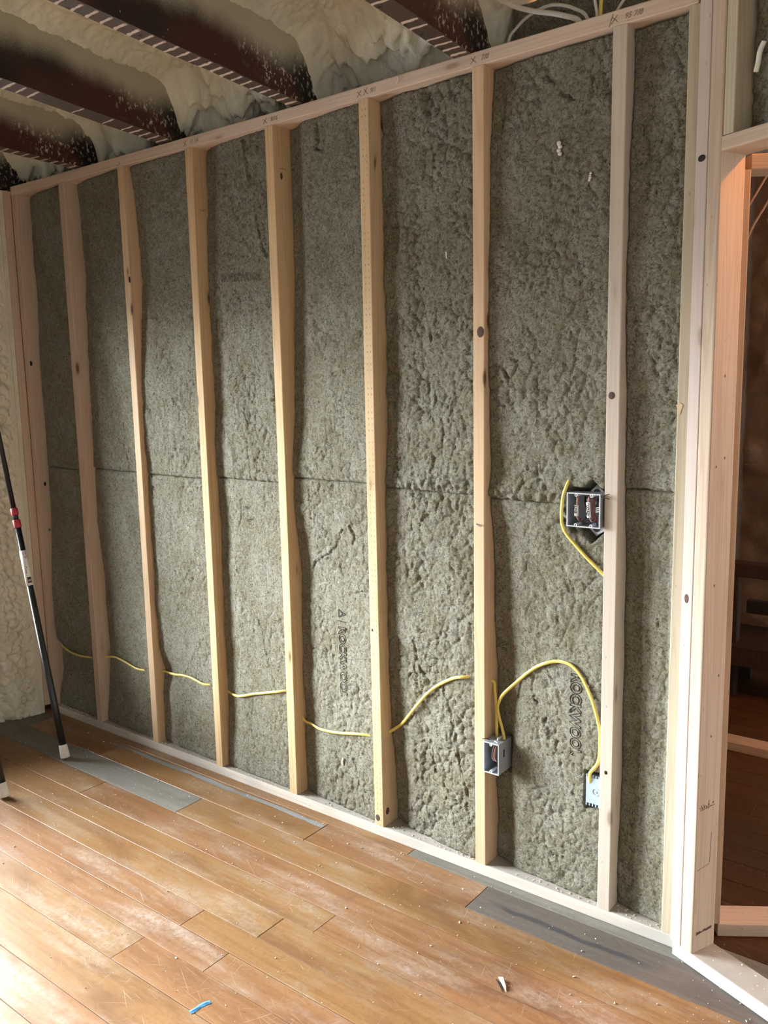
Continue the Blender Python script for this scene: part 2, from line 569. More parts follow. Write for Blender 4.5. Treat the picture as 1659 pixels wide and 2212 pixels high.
def box(name, x0, x1, y0, y1, z0, z1, mat, parent=None, bevel=0.0, seg=1, origin=None):
    bm = bmesh.new()
    o = Vector(origin) if origin is not None else Vector(((x0 + x1) / 2, (y0 + y1) / 2, z0))
    bm_box(bm, x0 - o.x, x1 - o.x, y0 - o.y, y1 - o.y, z0 - o.z, z1 - o.z)
    if bevel:
        bmesh.ops.bevel(bm, geom=bm.edges[:], offset=bevel, segments=seg, affect='EDGES', clamp_overlap=True)
    ob = link(name, bm_done(bm, name), mat, parent)
    ob.location = o
    return ob


def board(name, w, t, L, mat, loc, rot=None, warp=.0, bevel=.0025, seed=0, segs=14, zoff=None, parent=None, hole=None):
    """lumber: section w (local x, from 0) by t (local y, from 0), length L along local z, eased edges, slight crook"""
    e = bevel
    sec = [(e, 0), (w - e, 0), (w - e * .3, e * .3), (w, e), (w, t - e), (w - e * .3, t - e * .3), (w - e, t), (e, t), (e * .3, t - e * .3), (0, t - e), (0, e), (e * .3, e * .3)]
    V = []; F = []
    m = len(sec)
    rr = random.Random(seed)
    p1, p2 = rr.uniform(0, 6), rr.uniform(0, 6)
    for k in range(segs + 1):
        z = L * k / segs
        s = math.sin(math.pi * k / segs)
        dx = warp * s * math.sin(p1 + 2.2 * k / segs); dy = warp * .4 * s * math.sin(p2 + 1.7 * k / segs)
        for (x, y) in sec:
            V.append((x - w / 2 + dx, y - t / 2 + dy, z))
    for k in range(segs):
        for i in range(m):
            j = (i + 1) % m
            F.append((k * m + i, k * m + j, (k + 1) * m + j, (k + 1) * m + i))
    F.append(tuple(range(m - 1, -1, -1)))
    F.append(tuple(segs * m + i for i in range(m)))
    me = mesh_np(name, V, F, smooth=False)
    o = link(name, me, mat, parent)
    if rot is None:
        o.location = (loc[0] + w / 2, loc[1] + t / 2, loc[2])
    else:
        o.matrix_world = Matrix.Translation(loc) @ rot @ Matrix.Translation((w / 2, t / 2, 0))
    if hole:
        cut_hole(o, hole)
    return o


def cut_hole(o, holes):
    bm = bmesh.new()
    for (y, z, r) in holes:
        mtx = Matrix.Translation((0, y, z)) @ Matrix.Rotation(math.pi / 2, 4, 'Y')
        bmesh.ops.create_cone(bm, cap_ends=True, segments=20, radius1=r, radius2=r, depth=.2, matrix=mtx)
    cm = bpy.data.meshes.new('cutter'); bm.to_mesh(cm); bm.free()
    c = bpy.data.objects.new('cutter', cm); COL.objects.link(c)
    c.matrix_world = o.matrix_world
    md = o.modifiers.new('hole', 'BOOLEAN'); md.operation = 'DIFFERENCE'; md.object = c; md.solver = 'EXACT'
    dg = bpy.context.evaluated_depsgraph_get(); dg.update()
    me = bpy.data.meshes.new_from_object(o.evaluated_get(dg))
    me.name = o.data.name
    o.modifiers.clear()
    o.data = me
    bpy.data.objects.remove(c)


def catmull(P, n=8):
    P = [Vector(p) for p in P]
    Q = [P[0] * 2 - P[1]] + P + [P[-1] * 2 - P[-2]]
    out = []
    for i in range(1, len(Q) - 2):
        for k in range(n):
            t = k / n
            a, b, c, d = Q[i - 1], Q[i], Q[i + 1], Q[i + 2]
            out.append(.5 * ((2 * b) + (c - a) * t + (2 * a - 5 * b + 4 * c - d) * t * t + (3 * b - a - 3 * c + d) * t ** 3))
    out.append(P[-1])
    return out


def tube_mesh(name, P, rx, ry=None, ns=10, up=(0, 1, 0), smooth=8):
    """sweep an ellipse (ry across 'up', rx along it)"""
    ry = ry or rx
    pts = catmull(P, smooth) if smooth else [Vector(p) for p in P]
    V = []; F = []
    upv_ = Vector(up)
    for k, p in enumerate(pts):
        t = (pts[min(k + 1, len(pts) - 1)] - pts[max(k - 1, 0)]).normalized()
        s = t.cross(upv_)
        if s.length < 1e-4: s = t.cross(Vector((1, 0, .3)))
        s.normalize(); n = s.cross(t).normalized()
        for i in range(ns):
            a = 2 * math.pi * i / ns
            V.append(p + s * (math.cos(a) * ry) + n * (math.sin(a) * rx))
    for k in range(len(pts) - 1):
        for i in range(ns):
            j = (i + 1) % ns
            F.append((k * ns + i, k * ns + j, (k + 1) * ns + j, (k + 1) * ns + i))
    F.append(tuple(range(ns - 1, -1, -1)))
    F.append(tuple((len(pts) - 1) * ns + i for i in range(ns)))
    return mesh_np(name, V, F)


def rebase(me, org):
    me.transform(Matrix.Translation(-Vector(org)))
    return me


def tube(name, P, rx, mat, ry=None, parent=None, **k):
    me = tube_mesh(name, P, rx, ry, **k)
    if parent is None:
        org = Vector(P[0]); rebase(me, org)
        o = link(name, me, mat); o.location = org
        return o
    return link(name, me, mat, parent)


def text_mesh(body, size, outline=0.0, extrude=.0002, bold=0.0):
    cu = bpy.data.curves.new('lettering', 'FONT')
    cu.body = body; cu.size = size
    cu.resolution_u = 3
    if outline:
        cu.fill_mode = 'NONE'; cu.bevel_depth = outline; cu.bevel_resolution = 0; cu.offset = bold
    else:
        cu.extrude = extrude; cu.offset = bold
    o = bpy.data.objects.new('lettering', cu); COL.objects.link(o)
    dg = bpy.context.evaluated_depsgraph_get(); dg.update()
    me = bpy.data.meshes.new_from_object(o.evaluated_get(dg))
    bpy.data.objects.remove(o)
    return me


def strokes_mesh(name, S, r):
    """pen strokes: list of polylines -> thin flat ribs"""
    V = []; F = []
    for P in S:
        me_pts = [Vector(p) for p in P]
        for a, b in zip(me_pts[:-1], me_pts[1:]):
            t = (b - a).normalized(); s = t.cross(Vector((.21, .9, .37))).normalized(); n = s.cross(t)
            k = len(V)
            for q in (a, b):
                for (u, v) in ((-1, -1), (1, -1), (1, 1), (-1, 1)):
                    V.append(q + s * (u * r) + n * (v * r))
            for i in range(4):
                j = (i + 1) % 4
                F.append((k + i, k + j, k + 4 + j, k + 4 + i))
            F.append((k + 3, k + 2, k + 1, k)); F.append((k + 4, k + 5, k + 6, k + 7))
    return mesh_np(name, V, F, smooth=False)


# ================================================================== THE SETTING
S = 0.4064
W, D, T = 0.0381, 0.0889, 0.0381
STUD_DX = [0.0194, -0.0123, -0.0069, -0.0062, -0.0018, -0.0005, 0.0015, 0.0067]
SX = [i * S + STUD_DX[i] for i in range(8)]            # left edges of the partition's studs
ZT = 2.4191                                           # underside of the top plate
AX = 3.0406                                           # left edge of the end stud

# ---- floor with its boards
FL = empty('floor', (0, 0, 0), None, None)
FL['kind'] = 'structure'
sub = box('floor_base', -.2, 6.3, -4.6, 4.0, -.12, -.0035, M['dust'], FL, origin=(0, 0, -.12))
sub.location = (0, 0, -.12)
rows = [.08, -.04, -.175, -.306, -.4285, -.5315, -.642, -.735, -.83, -.945, -1.095]
while rows[-1] > -4.5:
    rows.append(rows[-1] - .115)
rowspec = {
    0: [(-.1, 2.2, 'board'), (2.2, 3.4, 'board_grey'), (3.4, 6.2, 'board')],
    1: [(-.1, .10, 'board_grey'), (.10, .66, 'board_red'), (.66, 1.852, 'board'), (1.852, 2.511, 'board_red'), (2.511, 4.0, 'board_dark'), (4.0, 6.2, 'board')],
    2: [(-.1, 1.33, 'board_grey'), (1.33, 3.6, 'board'), (3.6, 6.2, 'board')],
    3: [(-.1, .9, 'board'), (.9, 3.3, 'board_red'), (3.3, 6.2, 'board')],
}
rb = random.Random(11)


def floor_board(x0, x1, y0, y1, mat):
    g = .0005
    x0 += .0008; x1 -= .0008; y0 += g + rb.uniform(0, .0004); y1 -= g + rb.uniform(0, .0004)
    ox, oy = (x0 + x1) / 2, (y0 + y1) / 2
    bm = bmesh.new()
    dz = rb.uniform(-.0006, .0006)
    hx, hy, e = (x1 - x0) / 2, (y1 - y0) / 2, .0012
    lo = [bm.verts.new(p) for p in ((-hx, -hy, -.02), (hx, -hy, -.02), (hx, hy, -.02), (-hx, hy, -.02))]
    md = [bm.verts.new(p) for p in ((-hx, -hy, dz - e), (hx, -hy, dz - e), (hx, hy, dz - e), (-hx, hy, dz - e))]
    tp = [bm.verts.new(p) for p in ((-hx + e * .5, -hy + e, dz), (hx - e * .5, -hy + e, dz), (hx - e * .5, hy - e, dz), (-hx + e * .5, hy - e, dz))]
    for a, b in ((lo, md), (md, tp)):
        for i in range(4):
            j = (i + 1) % 4
            bm.faces.new((a[i], a[j], b[j], b[i]))
    bm.faces.new(tp); bm.faces.new(lo[::-1])
    o = link('floor_board', bm_done(bm, 'floor_board'), M[mat], FL)
    o.location = (ox, oy, 0)
    return o


for k in range(len(rows) - 1):
    y1, y0 = rows[k], rows[k + 1]
    spec = rowspec.get(k)
    if spec is None:
        xs = [-.1]
        while xs[-1] < 6.0:
            xs.append(xs[-1] + rb.uniform(1.6, 3.4))
        xs[-1] = 6.2
        spec = [(a, b, rb.choice(['board', 'board', 'board_red'])) for a, b in zip(xs[:-1], xs[1:])]
    for (a, b, m) in spec:
        floor_board(a, b, y0, y1, m)
y = .08
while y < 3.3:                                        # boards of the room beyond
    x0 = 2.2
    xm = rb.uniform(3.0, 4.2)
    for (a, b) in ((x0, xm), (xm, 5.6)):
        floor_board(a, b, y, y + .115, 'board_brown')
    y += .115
# worn grey strip along the edge of the first boards by the wall
V = []; F = []
rs = random.Random(3)
for k in range(60):
    x = .62 + (1.85 - .62) * k / 59
    w0 = .011 * (1 - .5 * abs(k / 59 - .5)) * (.7 + .6 * rs.random())
    yc = -.064 + .003 * math.sin(k * .3)
    V += [(x, yc - w0, .0012), (x, yc + w0, .0012)]
for k in range(59):
    F.append((2 * k, 2 * k + 2, 2 * k + 3, 2 * k + 1))
link('worn_strip', mesh_np('worn_strip', V, F, False), M['strip_grey'], FL)
# torn splinter in a board
V = []; F = []
sp = [(2.748, -.388, 0), (2.786, -.419, 0), (2.776, -.40, .003), (2.757, -.384, .004)]
bm = bmesh.new()
a = [bm.verts.new(p) for p in ((2.744, -.383, .0008), (2.79, -.421, .0008), (2.782, -.408, .006), (2.76, -.385, .009), (2.762, -.396, .0008))]
bm.faces.new((a[0], a[4], a[3])); bm.faces.new((a[4], a[1], a[2], a[3])); bm.faces.new((a[0], a[3], a[2], a[1]))
link('splinter', bm_done(bm, 'splinter'), M['stud_gold'], FL)
bm = bmesh.new()
a = [bm.verts.new(p) for p in ((2.742, -.392, .0009), (2.785, -.428, .0009), (2.768, -.40, .0009))]
bm.faces.new(a)
link('gouge', bm_done(bm, 'gouge'), M['ink'], FL)

# ---- outer shell: left wall with its window, rear and right walls, the wall behind the partition
LW = empty('wall_left', (0, 0, 0), None, None); LW['kind'] = 'structure'
z0w, z1w = WINDOWS[0][2:]
for (a, b, c, d) in ((-4.6, .34, -.12, z0w), (-4.6, .34, z1w, 2.9), (-4.6, WINDOWS[1][0], z0w, z1w), (WINDOWS[1][1], WINDOWS[0][0], z0w, z1w), (WINDOWS[0][1], .34, z0w, z1w)):
    box('wall_panel', -.22, -.075, a, b, c, d, M['masonry'], LW)
for n_, (y0w, y1w, z0w, z1w) in enumerate(WINDOWS):
    WI = empty('window_%d' % (n_ + 1), (-.14, (y0w + y1w) / 2, z0w), None, None); WI['kind'] = 'structure'
    yc, hh = (y0w + y1w) / 2, z1w - z0w
    for (a, b, c, d) in ((y0w, y1w, z0w, z0w + .04), (y0w, y1w, z1w - .04, z1w), (y0w, y0w + .04, z0w + .04, z1w - .04), (y1w - .04, y1w, z0w + .04, z1w - .04)):
        f = box('window_frame', -.17, -.12, a, b, c, d, M['pvc'], None, .004)
        f.parent = WI; f.matrix_parent_inverse = Matrix.Translation(-WI.location)
    f = box('window_pane', -.148, -.144, y0w + .04, y1w - .04, z0w + .04, z1w - .04, M['glass'], None)
    f.parent = WI; f.matrix_parent_inverse = Matrix.Translation(-WI.location)

wr = box('wall_rear', -.22, 6.3, -4.7, -4.58, -.12, 2.9, M['render']); wr['kind'] = 'structure'
wg = box('wall_right', 6.18, 6.3, -4.58, 3.6, -.12, 2.9, M['render']); wg['kind'] = 'structure'
wb = box('wall_back', -.22, 2.35, .335, .45, -.12, 2.9, M['masonry']); wb['kind'] = 'structure'
# the room beyond: foam covered far wall, side wall
NU, NV = 120, 110
X = np.linspace(2.0, 5.7, NU)[:, None] + np.zeros((1, NV)); Z = np.linspace(-.05, 2.9, NV)[None, :] + np.zeros((NU, 1))
Y = 3.25 - .05 * np.abs(fbm(X / .25, Z / .22, 5, 3)) - .03 * fbm(X / .6, Z / .6, 9, 2)
me = grid_np('wall_far', np.stack([X, Y, Z], -1).reshape(-1, 3), NU, NV, skirt=(1, 3.4))
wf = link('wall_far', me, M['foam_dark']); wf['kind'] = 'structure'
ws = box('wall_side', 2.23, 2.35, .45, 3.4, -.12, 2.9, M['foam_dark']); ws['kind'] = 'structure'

# ---- ceiling of spray foam between the joists
JO = [  # (x left at y=0, x right at y=0, dx per metre towards the room, label)
    (.515, .572, .11, 'dark old ceiling joist with flaked white paint, second from the left corner'),
    (1.075, 1.150, .20, 'reddish dark old ceiling joist with foam overspray, third from the left corner'),
    (1.742, 1.799, .125, 'black old ceiling joist with regular white plaster lines, above the sixth stud'),
    (2.380, 2.440, .095, 'reddish brown old ceiling joist nearest the white cables'),
    (-.075, -.02, .08, 'dark old ceiling joist at the far left corner of the ceiling'),
]
JZ = 2.458
u = np.concatenate([np.linspace(-.2, 3.0, 480, endpoint=False), np.linspace(3.0, 6.2, 60)])
NU, NV = len(u), 320
v = np.concatenate([np.linspace(-4.6, -1.3, 60, endpoint=False), np.linspace(-1.3, .33, NV - 60)])
X = u[:, None] + np.zeros((1, NV)); Y = v[None, :] + np.zeros((NU, 1))
Zc = np.full_like(X, 2.70)
lump = np.abs(fbm(X / .09, Y / .11, 3, 3))
DJ = np.full_like(X, 9.0)
for (a, b, k, _) in JO:
    DJ = np.minimum(DJ, np.maximum(np.abs(X - ((a + b) / 2 - k * Y)) - (b - a) / 2, 0))
away = .06 + .94 * sstep(.03, .17, DJ)
Zc += (-.03 * fbm(X / .35, Y / .5, 21, 2) - .040 * lump) * away - away * (.013 * worley(X / .045, Y / .05, 8)[0] ** 2 * -1 + .006 * np.exp(-(lambda q: q[1] - q[0])(worley(X / .045, Y / .05, 8)) / .1) * -1)
for (a, b, k, _) in JO:                               # foam climbs down the joists' flanks
    xr = b - k * Y; xl = a - k * Y
    dd = np.where(X > (xl + xr) / 2, X - xr, xl - X)
    dd = np.clip(dd, 0, None)
    Zc -= (.060 + .014 * fbm(X / .5, Y / .35, 31, 2)) * np.exp(-(dd / .06) ** 1.3)
# foam curtain towards the outer wall, only left of the last joist
cur = sstep(-.06, .17, Y + .05 * fbm(X / .12, Y / .2, 44, 3)) * (1 - sstep(2.44, 2.56, X))
Zc -= cur * (.175 + .07 * fbm(X / .10, Y / .06, 51, 3))
Zc = np.clip(Zc, 2.472, 2.78)
Zc += (.012 * np.abs(fbm(X / .045, Y / .045, 61, 2)))
me = grid_np('ceiling', np.stack([X, Y, Zc], -1).reshape(-1, 3), NU, NV, flip=True, skirt=(2, 2.95))
ce = link('ceiling', me, M['foam_ceiling']); ce['kind'] = 'structure'
ce2 = box('ceiling_beyond', 2.0, 6.2, .33, 3.4, 2.75, 2.95, M['render']); ce2['kind'] = 'structure'
ce2.name = 'ceiling'

# ---- joists
rj = random.Random(5)
ridge_me = None
for ji, (a, b, k, lab) in enumerate(JO):
    y0, y1 = -4.5, .33
    Ly = y1 - y0
    J = empty('ceiling_joist', ((a + b) / 2, 0, JZ), lab, 'joist')
    J['group'] = 'old ceiling joists'
    bm = bmesh.new()
    hw = (b - a) / 2
    n = 40
    prof = [(-hw, 0), (hw, 0), (hw, .26), (-hw, .26)]
    prev = None
    for q in range(n + 1):
        y = y0 + Ly * q / n
        jx = rj.uniform(-.0015, .0015)
        ring = [bm.verts.new((px - k * y + jx, y, pz + (rj.uniform(-.0012, .0012) if pz == 0 else 0))) for px, pz in prof]
        if prev:
            for i in range(4):
                j = (i + 1) % 4
                bm.faces.new((prev[i], prev[j], ring[j], ring[i]))
        else:
            bm.faces.new(ring)
        prev = ring
    bm.faces.new(prev[::-1])
    bmesh.ops.recalc_face_normals(bm, faces=bm.faces[:])
    link('beam', bm_done(bm, 'beam'), M['joist'], J)
    # plaster keys between the former laths
    yy = .02
    while yy > -1.15:
        if not (ji in (1, 3) and yy < -.2 and rj.random() < .3):
            if ridge_me is None or rj.random() < .25:
                bm = bmesh.new()
                vs = []
                for q in range(7):
                    x = -.5 + q / 6
                    w = .0045 * rj.uniform(.6, 1.3)
                    vs.append([bm.verts.new((x, -w, 0)), bm.verts.new((x, -w * .4, -.0035 * rj.uniform(.6, 1.3))), bm.verts.new((x, w * .5, -.0035 * rj.uniform(.5, 1.2))), bm.verts.new((x, w, 0))])
                for q in range(6):
                    for i in range(3):
                        bm.faces.new((vs[q][i], vs[q + 1][i], vs[q + 1][i + 1], vs[q][i + 1]))
                bm.faces.new(vs[0]); bm.faces.new(vs[-1][::-1])
                bmesh.ops.recalc_face_normals(bm, faces=bm.faces[:])
                ridge_me = bm_done(bm, 'plaster_ridge')
            o = link('plaster_ridge', ridge_me, M['plaster'], J)
            o.location = (-k * yy, yy, .0006)
            o.scale = ((b - a) * rj.uniform(.82, .98), rj.uniform(.8, 1.3), 1)
            o.rotation_euler = (0, 0, rj.uniform(-.03, .03))
        yy -= .0445
    if ji in (0, 1, 2):                               # ragged crumbs left on the arris
        pass

# ---- left wall: foam bulging beside the corner
NU, NV = 60, 380
U = np.linspace(-.24, -.055, NU)[:, None] + np.zeros((1, NV)); Z = np.linspace(.0, 2.44, NV)[None, :] + np.zeros((NU, 1))
bl = np.abs(fbm(U / .055, Z / .05, 71, 3))
Xf = -.060 + .045 * sstep(-.235, -.17, U) * (1 - .0 * U) + .032 * sstep(-.12, -.06, U)
wl = worley(U / .034 + .3 * perlin(U / .03, Z / .03, 78), Z / .038, 79)
wl2 = worley(U / .014, Z / .015, 80)
edge_ = sstep(-.06, -.085, U)
Xf += (-.010 * bl + .042 * (.45 - wl[0] ** 2) - .014 * np.exp(-(wl[1] - wl[0]) / .1) + .006 * (.4 - wl2[0] ** 2)) * edge_ + .008 * fbm(U / .15, Z / .2, 77, 2)
Xf += .035 * np.exp(-((Z - .12) / .10) ** 2) * np.exp(-((U + .17) / .035) ** 2)
Xf = np.clip(Xf, -.074, .012)
me = grid_np('spray_foam', np.stack([Xf, U, Z], -1).reshape(-1, 3), NU, NV, flip=False, skirt=(0, -.076))
me.flip_normals() if False else None
link('spray_foam', me, M['foam'], LW)
box('trim_1', -.0755, -.05, -.33, -.235, 0, .42, M['masonry'], None, .004)['kind'] = 'structure'

# ================================================================== FRAMING
# bottom and top plates of the partition (slightly bowed, as built)
RX = Matrix.Rotation(math.pi / 2, 4, 'Y')             # local z -> world x


def plate_along(name, x0, x1, z, mat, label, dz=None, cat='plate'):
    segs = 24
    me_o = board(name, W, D, x1 - x0, mat, (0, 0, 0), segs=segs, bevel=.003)
    if dz:
        me = me_o.data
        for vtx in me.vertices:
            vtx.co.x -= dz(x0 + vtx.co.z)              # local -x is world up
    me_o.matrix_world = Matrix.Translation((x0, D / 2, z + T / 2)) @ RX
    return tag(me_o, label, cat)


bot_p = plate_along('bottom_plate', SX[0] - .0, 3.083, 0.0, M['plate_dusty'], 'long dusty bottom plate along the floor under the insulated partition', None)
zt_pts = [(0, ZT + .003), (.4, ZT), (.8, ZT - .001), (1.6, ZT - .003), (2.0, ZT - .001), (2.4, ZT + .003), (2.85, ZT + .005), (3.1, ZT + .006)]
ztop = lambda x: float(np.interp(x, [p[0] for p in zt_pts], [p[1] for p in zt_pts]))
top_p = plate_along('top_plate', SX[0] - .0, 3.062, ZT, M['plate'], 'long pale top plate with pencil marks above the insulated partition', lambda x: ztop(x) - ZT)

STUDS = [
    ('stud_pink', 'pinkish knotty corner stud at the left end of the partition'),
    ('stud_pink', 'pinkish stud with a chipped knot and a dark stamp, next to the corner stud'),
    ('stud', 'pale straight stud second from the corner stud, dark knot on its upper edge'),
    ('stud_gold', 'plain yellowish stud third from the corner stud'),
    ('stud_gold', 'yellowish stud just left of the batt with the whole upright printed word'),
    ('stud_incised', 'yellow stud with rows of small incised dashes up its front'),
    ('stud', 'golden stud carrying the small grey outlet box'),
    ('stud_white', 'whitish stud beside the square two gang box'),
]
HZ = {1: .338, 2: .350, 3: .345, 4: .325, 5: .372, 6: .635}
studs = []
for i, (m, lab) in enumerate(STUDS):
    x = SX[i]
    zt = ztop(x + W / 2)
    hole = [(.0, HZ[i] - T, .013)] if i in HZ else None
    o = board('wall_stud', W, D, zt - T - .0005, M[m], (x, 0, T), warp=.0018 if i else .0008, seed=i, hole=hole)
    tag(o, lab, 'stud')
    studs.append(o)
o = board('wall_stud', W, D, ztop(3.06) - T - .001, M['post_green'], (AX, .0, T), warp=.0006, seed=20)
tag(o, 'greenish end stud under the right end of the top plate, long split edge', 'stud')

bm = bmesh.new()
a = [bm.verts.new(p) for p in ((-.021, -.0455, .010), (-.012, -.0462, .016), (-.004, -.0462, .010), (-.012, -.0458, -.016), (-.012, -.0400, .004))]
for f in ((0, 1, 4), (1, 2, 4), (2, 3, 4), (3, 0, 4), (0, 3, 2, 1)):
    bm.faces.new([a[k] for k in f])
bmesh.ops.recalc_face_normals(bm, faces=bm.faces[:])
link('torn_chip', bm_done(bm, 'torn_chip'), M['stud'], o).location = (0, .0, 1.44)

# framing of the angled wall with the doorway: origin, along, into
ANG = R(-22.5)
P0 = Vector((3.0867, -.0244, 0))
RA = Matrix.Rotation(ANG, 4, 'Z')


def ang(u_, v_, z=0):
    return P0 + Vector((math.cos(ANG) * u_ - math.sin(ANG) * v_, math.sin(ANG) * u_ + math.cos(ANG) * v_, z))


o = board('door_post', .0345, D, 2.62, M['post_pale'], ang(-.0155, 0, .0385), RA, warp=.0006, seed=31)
tag(o, 'pinkish white post at the corner beside the end stud, dark hole near its top', 'post')
postB = o
o = board('door_post', .0375, D, 2.62, M['post_orange'], ang(.0205, -.001, .0385), RA, warp=.0004, seed=32, bevel=.004)
tag(o, 'tall door jamb post, bright front edge and stamped orange side facing the doorway', 'post')
postC = o
o = board('cripple_stud', .029, D, .52, M['post_green'], ang(.0595, .002, 2.1065), RA, seed=33)
tag(o, 'short greenish stud standing on the doorway header', 'stud')
# sill plate across the doorway, white on its front
bm_o = board('sill_plate', W, D, 1.75, M['sill_white'], (0, 0, 0), segs=10, bevel=.003)
bm_o.matrix_world = Matrix.Translation(ang(-.005, -.002, 0)) @ RA @ Matrix.Translation((0, D / 2, T / 2)) @ RX
tag(bm_o, 'whitewashed sill plate running across the doorway at lower right', 'plate')
# header
hd = board('door_header', W * .85, D, 1.1, M['post_orange'], (0, 0, 0), segs=10, bevel=.003)
hd.matrix_world = Matrix.Translation(ang(.0585, 0, 2.073)) @ RA @ Matrix.Translation((0, D / 2, W * .425)) @ RX
tag(hd, 'flat pinkish header board over the doorway', 'header')
for q, u_ in enumerate((1.10, 1.145)):
    o = board('door_post', .038, D, 2.0335, M['post_orange'], ang(u_, 0, .0385), RA, seed=50 + q)
    tag(o, ('inner', 'outer')[q] + ' post of the right hand side of the doorway', 'post')
# second wall behind the doorway
P2 = Vector((3.158, .1245, 0))
A2 = math.atan2(.0699, .1039)
R2 = Matrix.Rotation(A2, 4, 'Z')
pl2 = board('bottom_plate', W, D, 1.3, M['stud_pink'], (0, 0, 0), segs=8)
pl2.matrix_world = Matrix.Translation(P2) @ R2 @ Matrix.Translation((0, D / 2, T / 2)) @ RX
tag(pl2, 'short rough plate on the floor just inside the doorway', 'plate')
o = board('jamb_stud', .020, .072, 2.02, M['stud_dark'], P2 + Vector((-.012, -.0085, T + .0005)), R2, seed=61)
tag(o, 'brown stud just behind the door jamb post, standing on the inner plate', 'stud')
h2 = board('door_header', .036, D, 1.2, M['post_orange'], (0, 0, 0), segs=8)
h2.matrix_world = Matrix.Translation(P2 + Vector((.005, .003, 2.0595))) @ R2 @ Matrix.Translation((0, D / 2, .018)) @ RX
tag(h2, 'second header inside the doorway, lower and behind the first', 'header')

# studs of the left wall
o = board('side_stud', .036, .06, 2.405, M['stud_pink'], (-.0445, -.0330, .035), warp=.0004, seed=41)
o.data.transform(Matrix.Identity(4))
o.location = (.0145 - .018, -.0330 + .018, .035)
o.data.transform(Matrix.Scale(.6, 4, (0, 1, 0)))
tag(o, 'pink stud of the side wall butted against the corner stud', 'stud')
o = board('side_stud', .06, .036, 2.44, M['foam'], (-.049, -.0700, .0), warp=.0004, seed=42)
o.location = (.011 - .03, -.0335 - .0182, .0)
tag(o, 'side wall stud coated in pale cream foam at the left edge', 'stud')

# ================================================================== INSULATION
DL = {
    0: [(2.4, 0.063), (2.14, 0.059), (1.96, 0.062), (1.73, 0.051), (1.48, 0.051), (1.11, 0.049), (0.94, 0.045), (0.78, 0.031), (0.55, 0.019), (0.37, 0.024), (0.33, 0.053), (0.21, 0.049), (0.09, 0.019)],
    1: [(2.41, 0.06), (2.1, 0.072), (1.85, 0.061), (1.44, 0.051), (1.07, 0.047), (0.93, 0.047), (0.71, 0.062), (0.56, 0.06), (0.36, 0.063), (0.21, 0.048), (0.07, 0.029)],
    2: [(2.41, 0.024), (2.34, 0.035), (2.17, 0.049), (1.99, 0.056), (1.83, 0.038), (1.63, 0.023), (1.44, 0.016), (1.25, 0.025), (0.96, 0.023), (0.67, 0.023), (0.46, 0.028), (0.36, 0.050), (0.26, 0.036), (0.05, 0.034)],
    3: [(2.4, 0.062), (2.12, 0.053), (1.96, 0.042), (1.62, 0.048), (1.27, 0.039), (1.0, 0.047), (0.82, 0.04), (0.34, 0.042), (0.06, 0.027)],
    4: [(2.39, 0.080), (2.22, 0.079), (1.92, 0.076), (1.69, 0.065), (1.45, 0.051), (1.29, 0.035), (1.12, 0.033), (0.87, 0.06), (0.71, 0.051), (0.52, 0.049), (0.34, 0.052), (0.06, 0.05)],
    5: [(2.4, 0.056), (2.16, 0.059), (1.88, 0.057), (1.6, 0.063), (1.38, 0.056), (1.15, 0.042), (0.92, 0.04), (0.68, 0.043), (0.52, 0.044), (0.42, 0.052), (0.27, 0.063), (0.1, 0.074)],
    6: [(2.4, 0.048), (2.23, 0.03), (1.85, 0.018), (1.59, 0.016), (1.45, 0.021), (1.32, 0.032), (1.24, 0.024), (1.12, 0.038), (1.0, 0.049), (0.83, 0.052), (0.68, 0.07), (0.53, 0.073), (0.3, 0.06), (0.18, 0.072), (0.09, 0.064)],
    7: [(2.39, 0.041), (2.32, 0.039), (2.15, 0.03), (2.04, 0.024), (1.81, 0.021), (1.7, 0.022), (1.54, 0.037), (1.34, 0.041), (1.21, 0.048), (1.08, 0.058), (0.89, 0.059), (0.69, 0.06), (0.49, 0.064), (0.28, 0.054), (0.14, 0.048)],
}
SEAM = [1.200, 1.208, 1.203, 1.210, 1.230, 1.219, 1.212, 1.262]
ROUGH = {(0, 1): .5, (0, 0): .5, (1, 1): .8, (1, 0): .45, (2, 1): .8, (2, 0): .7, (3, 1): .9, (3, 0): .55, (4, 1): .65, (4, 0): .8, (5, 1): 1.35, (5, 0): 1.15, (6, 1): 1.0, (6, 0): .85, (7, 1): 1.1, (7, 0): .8}
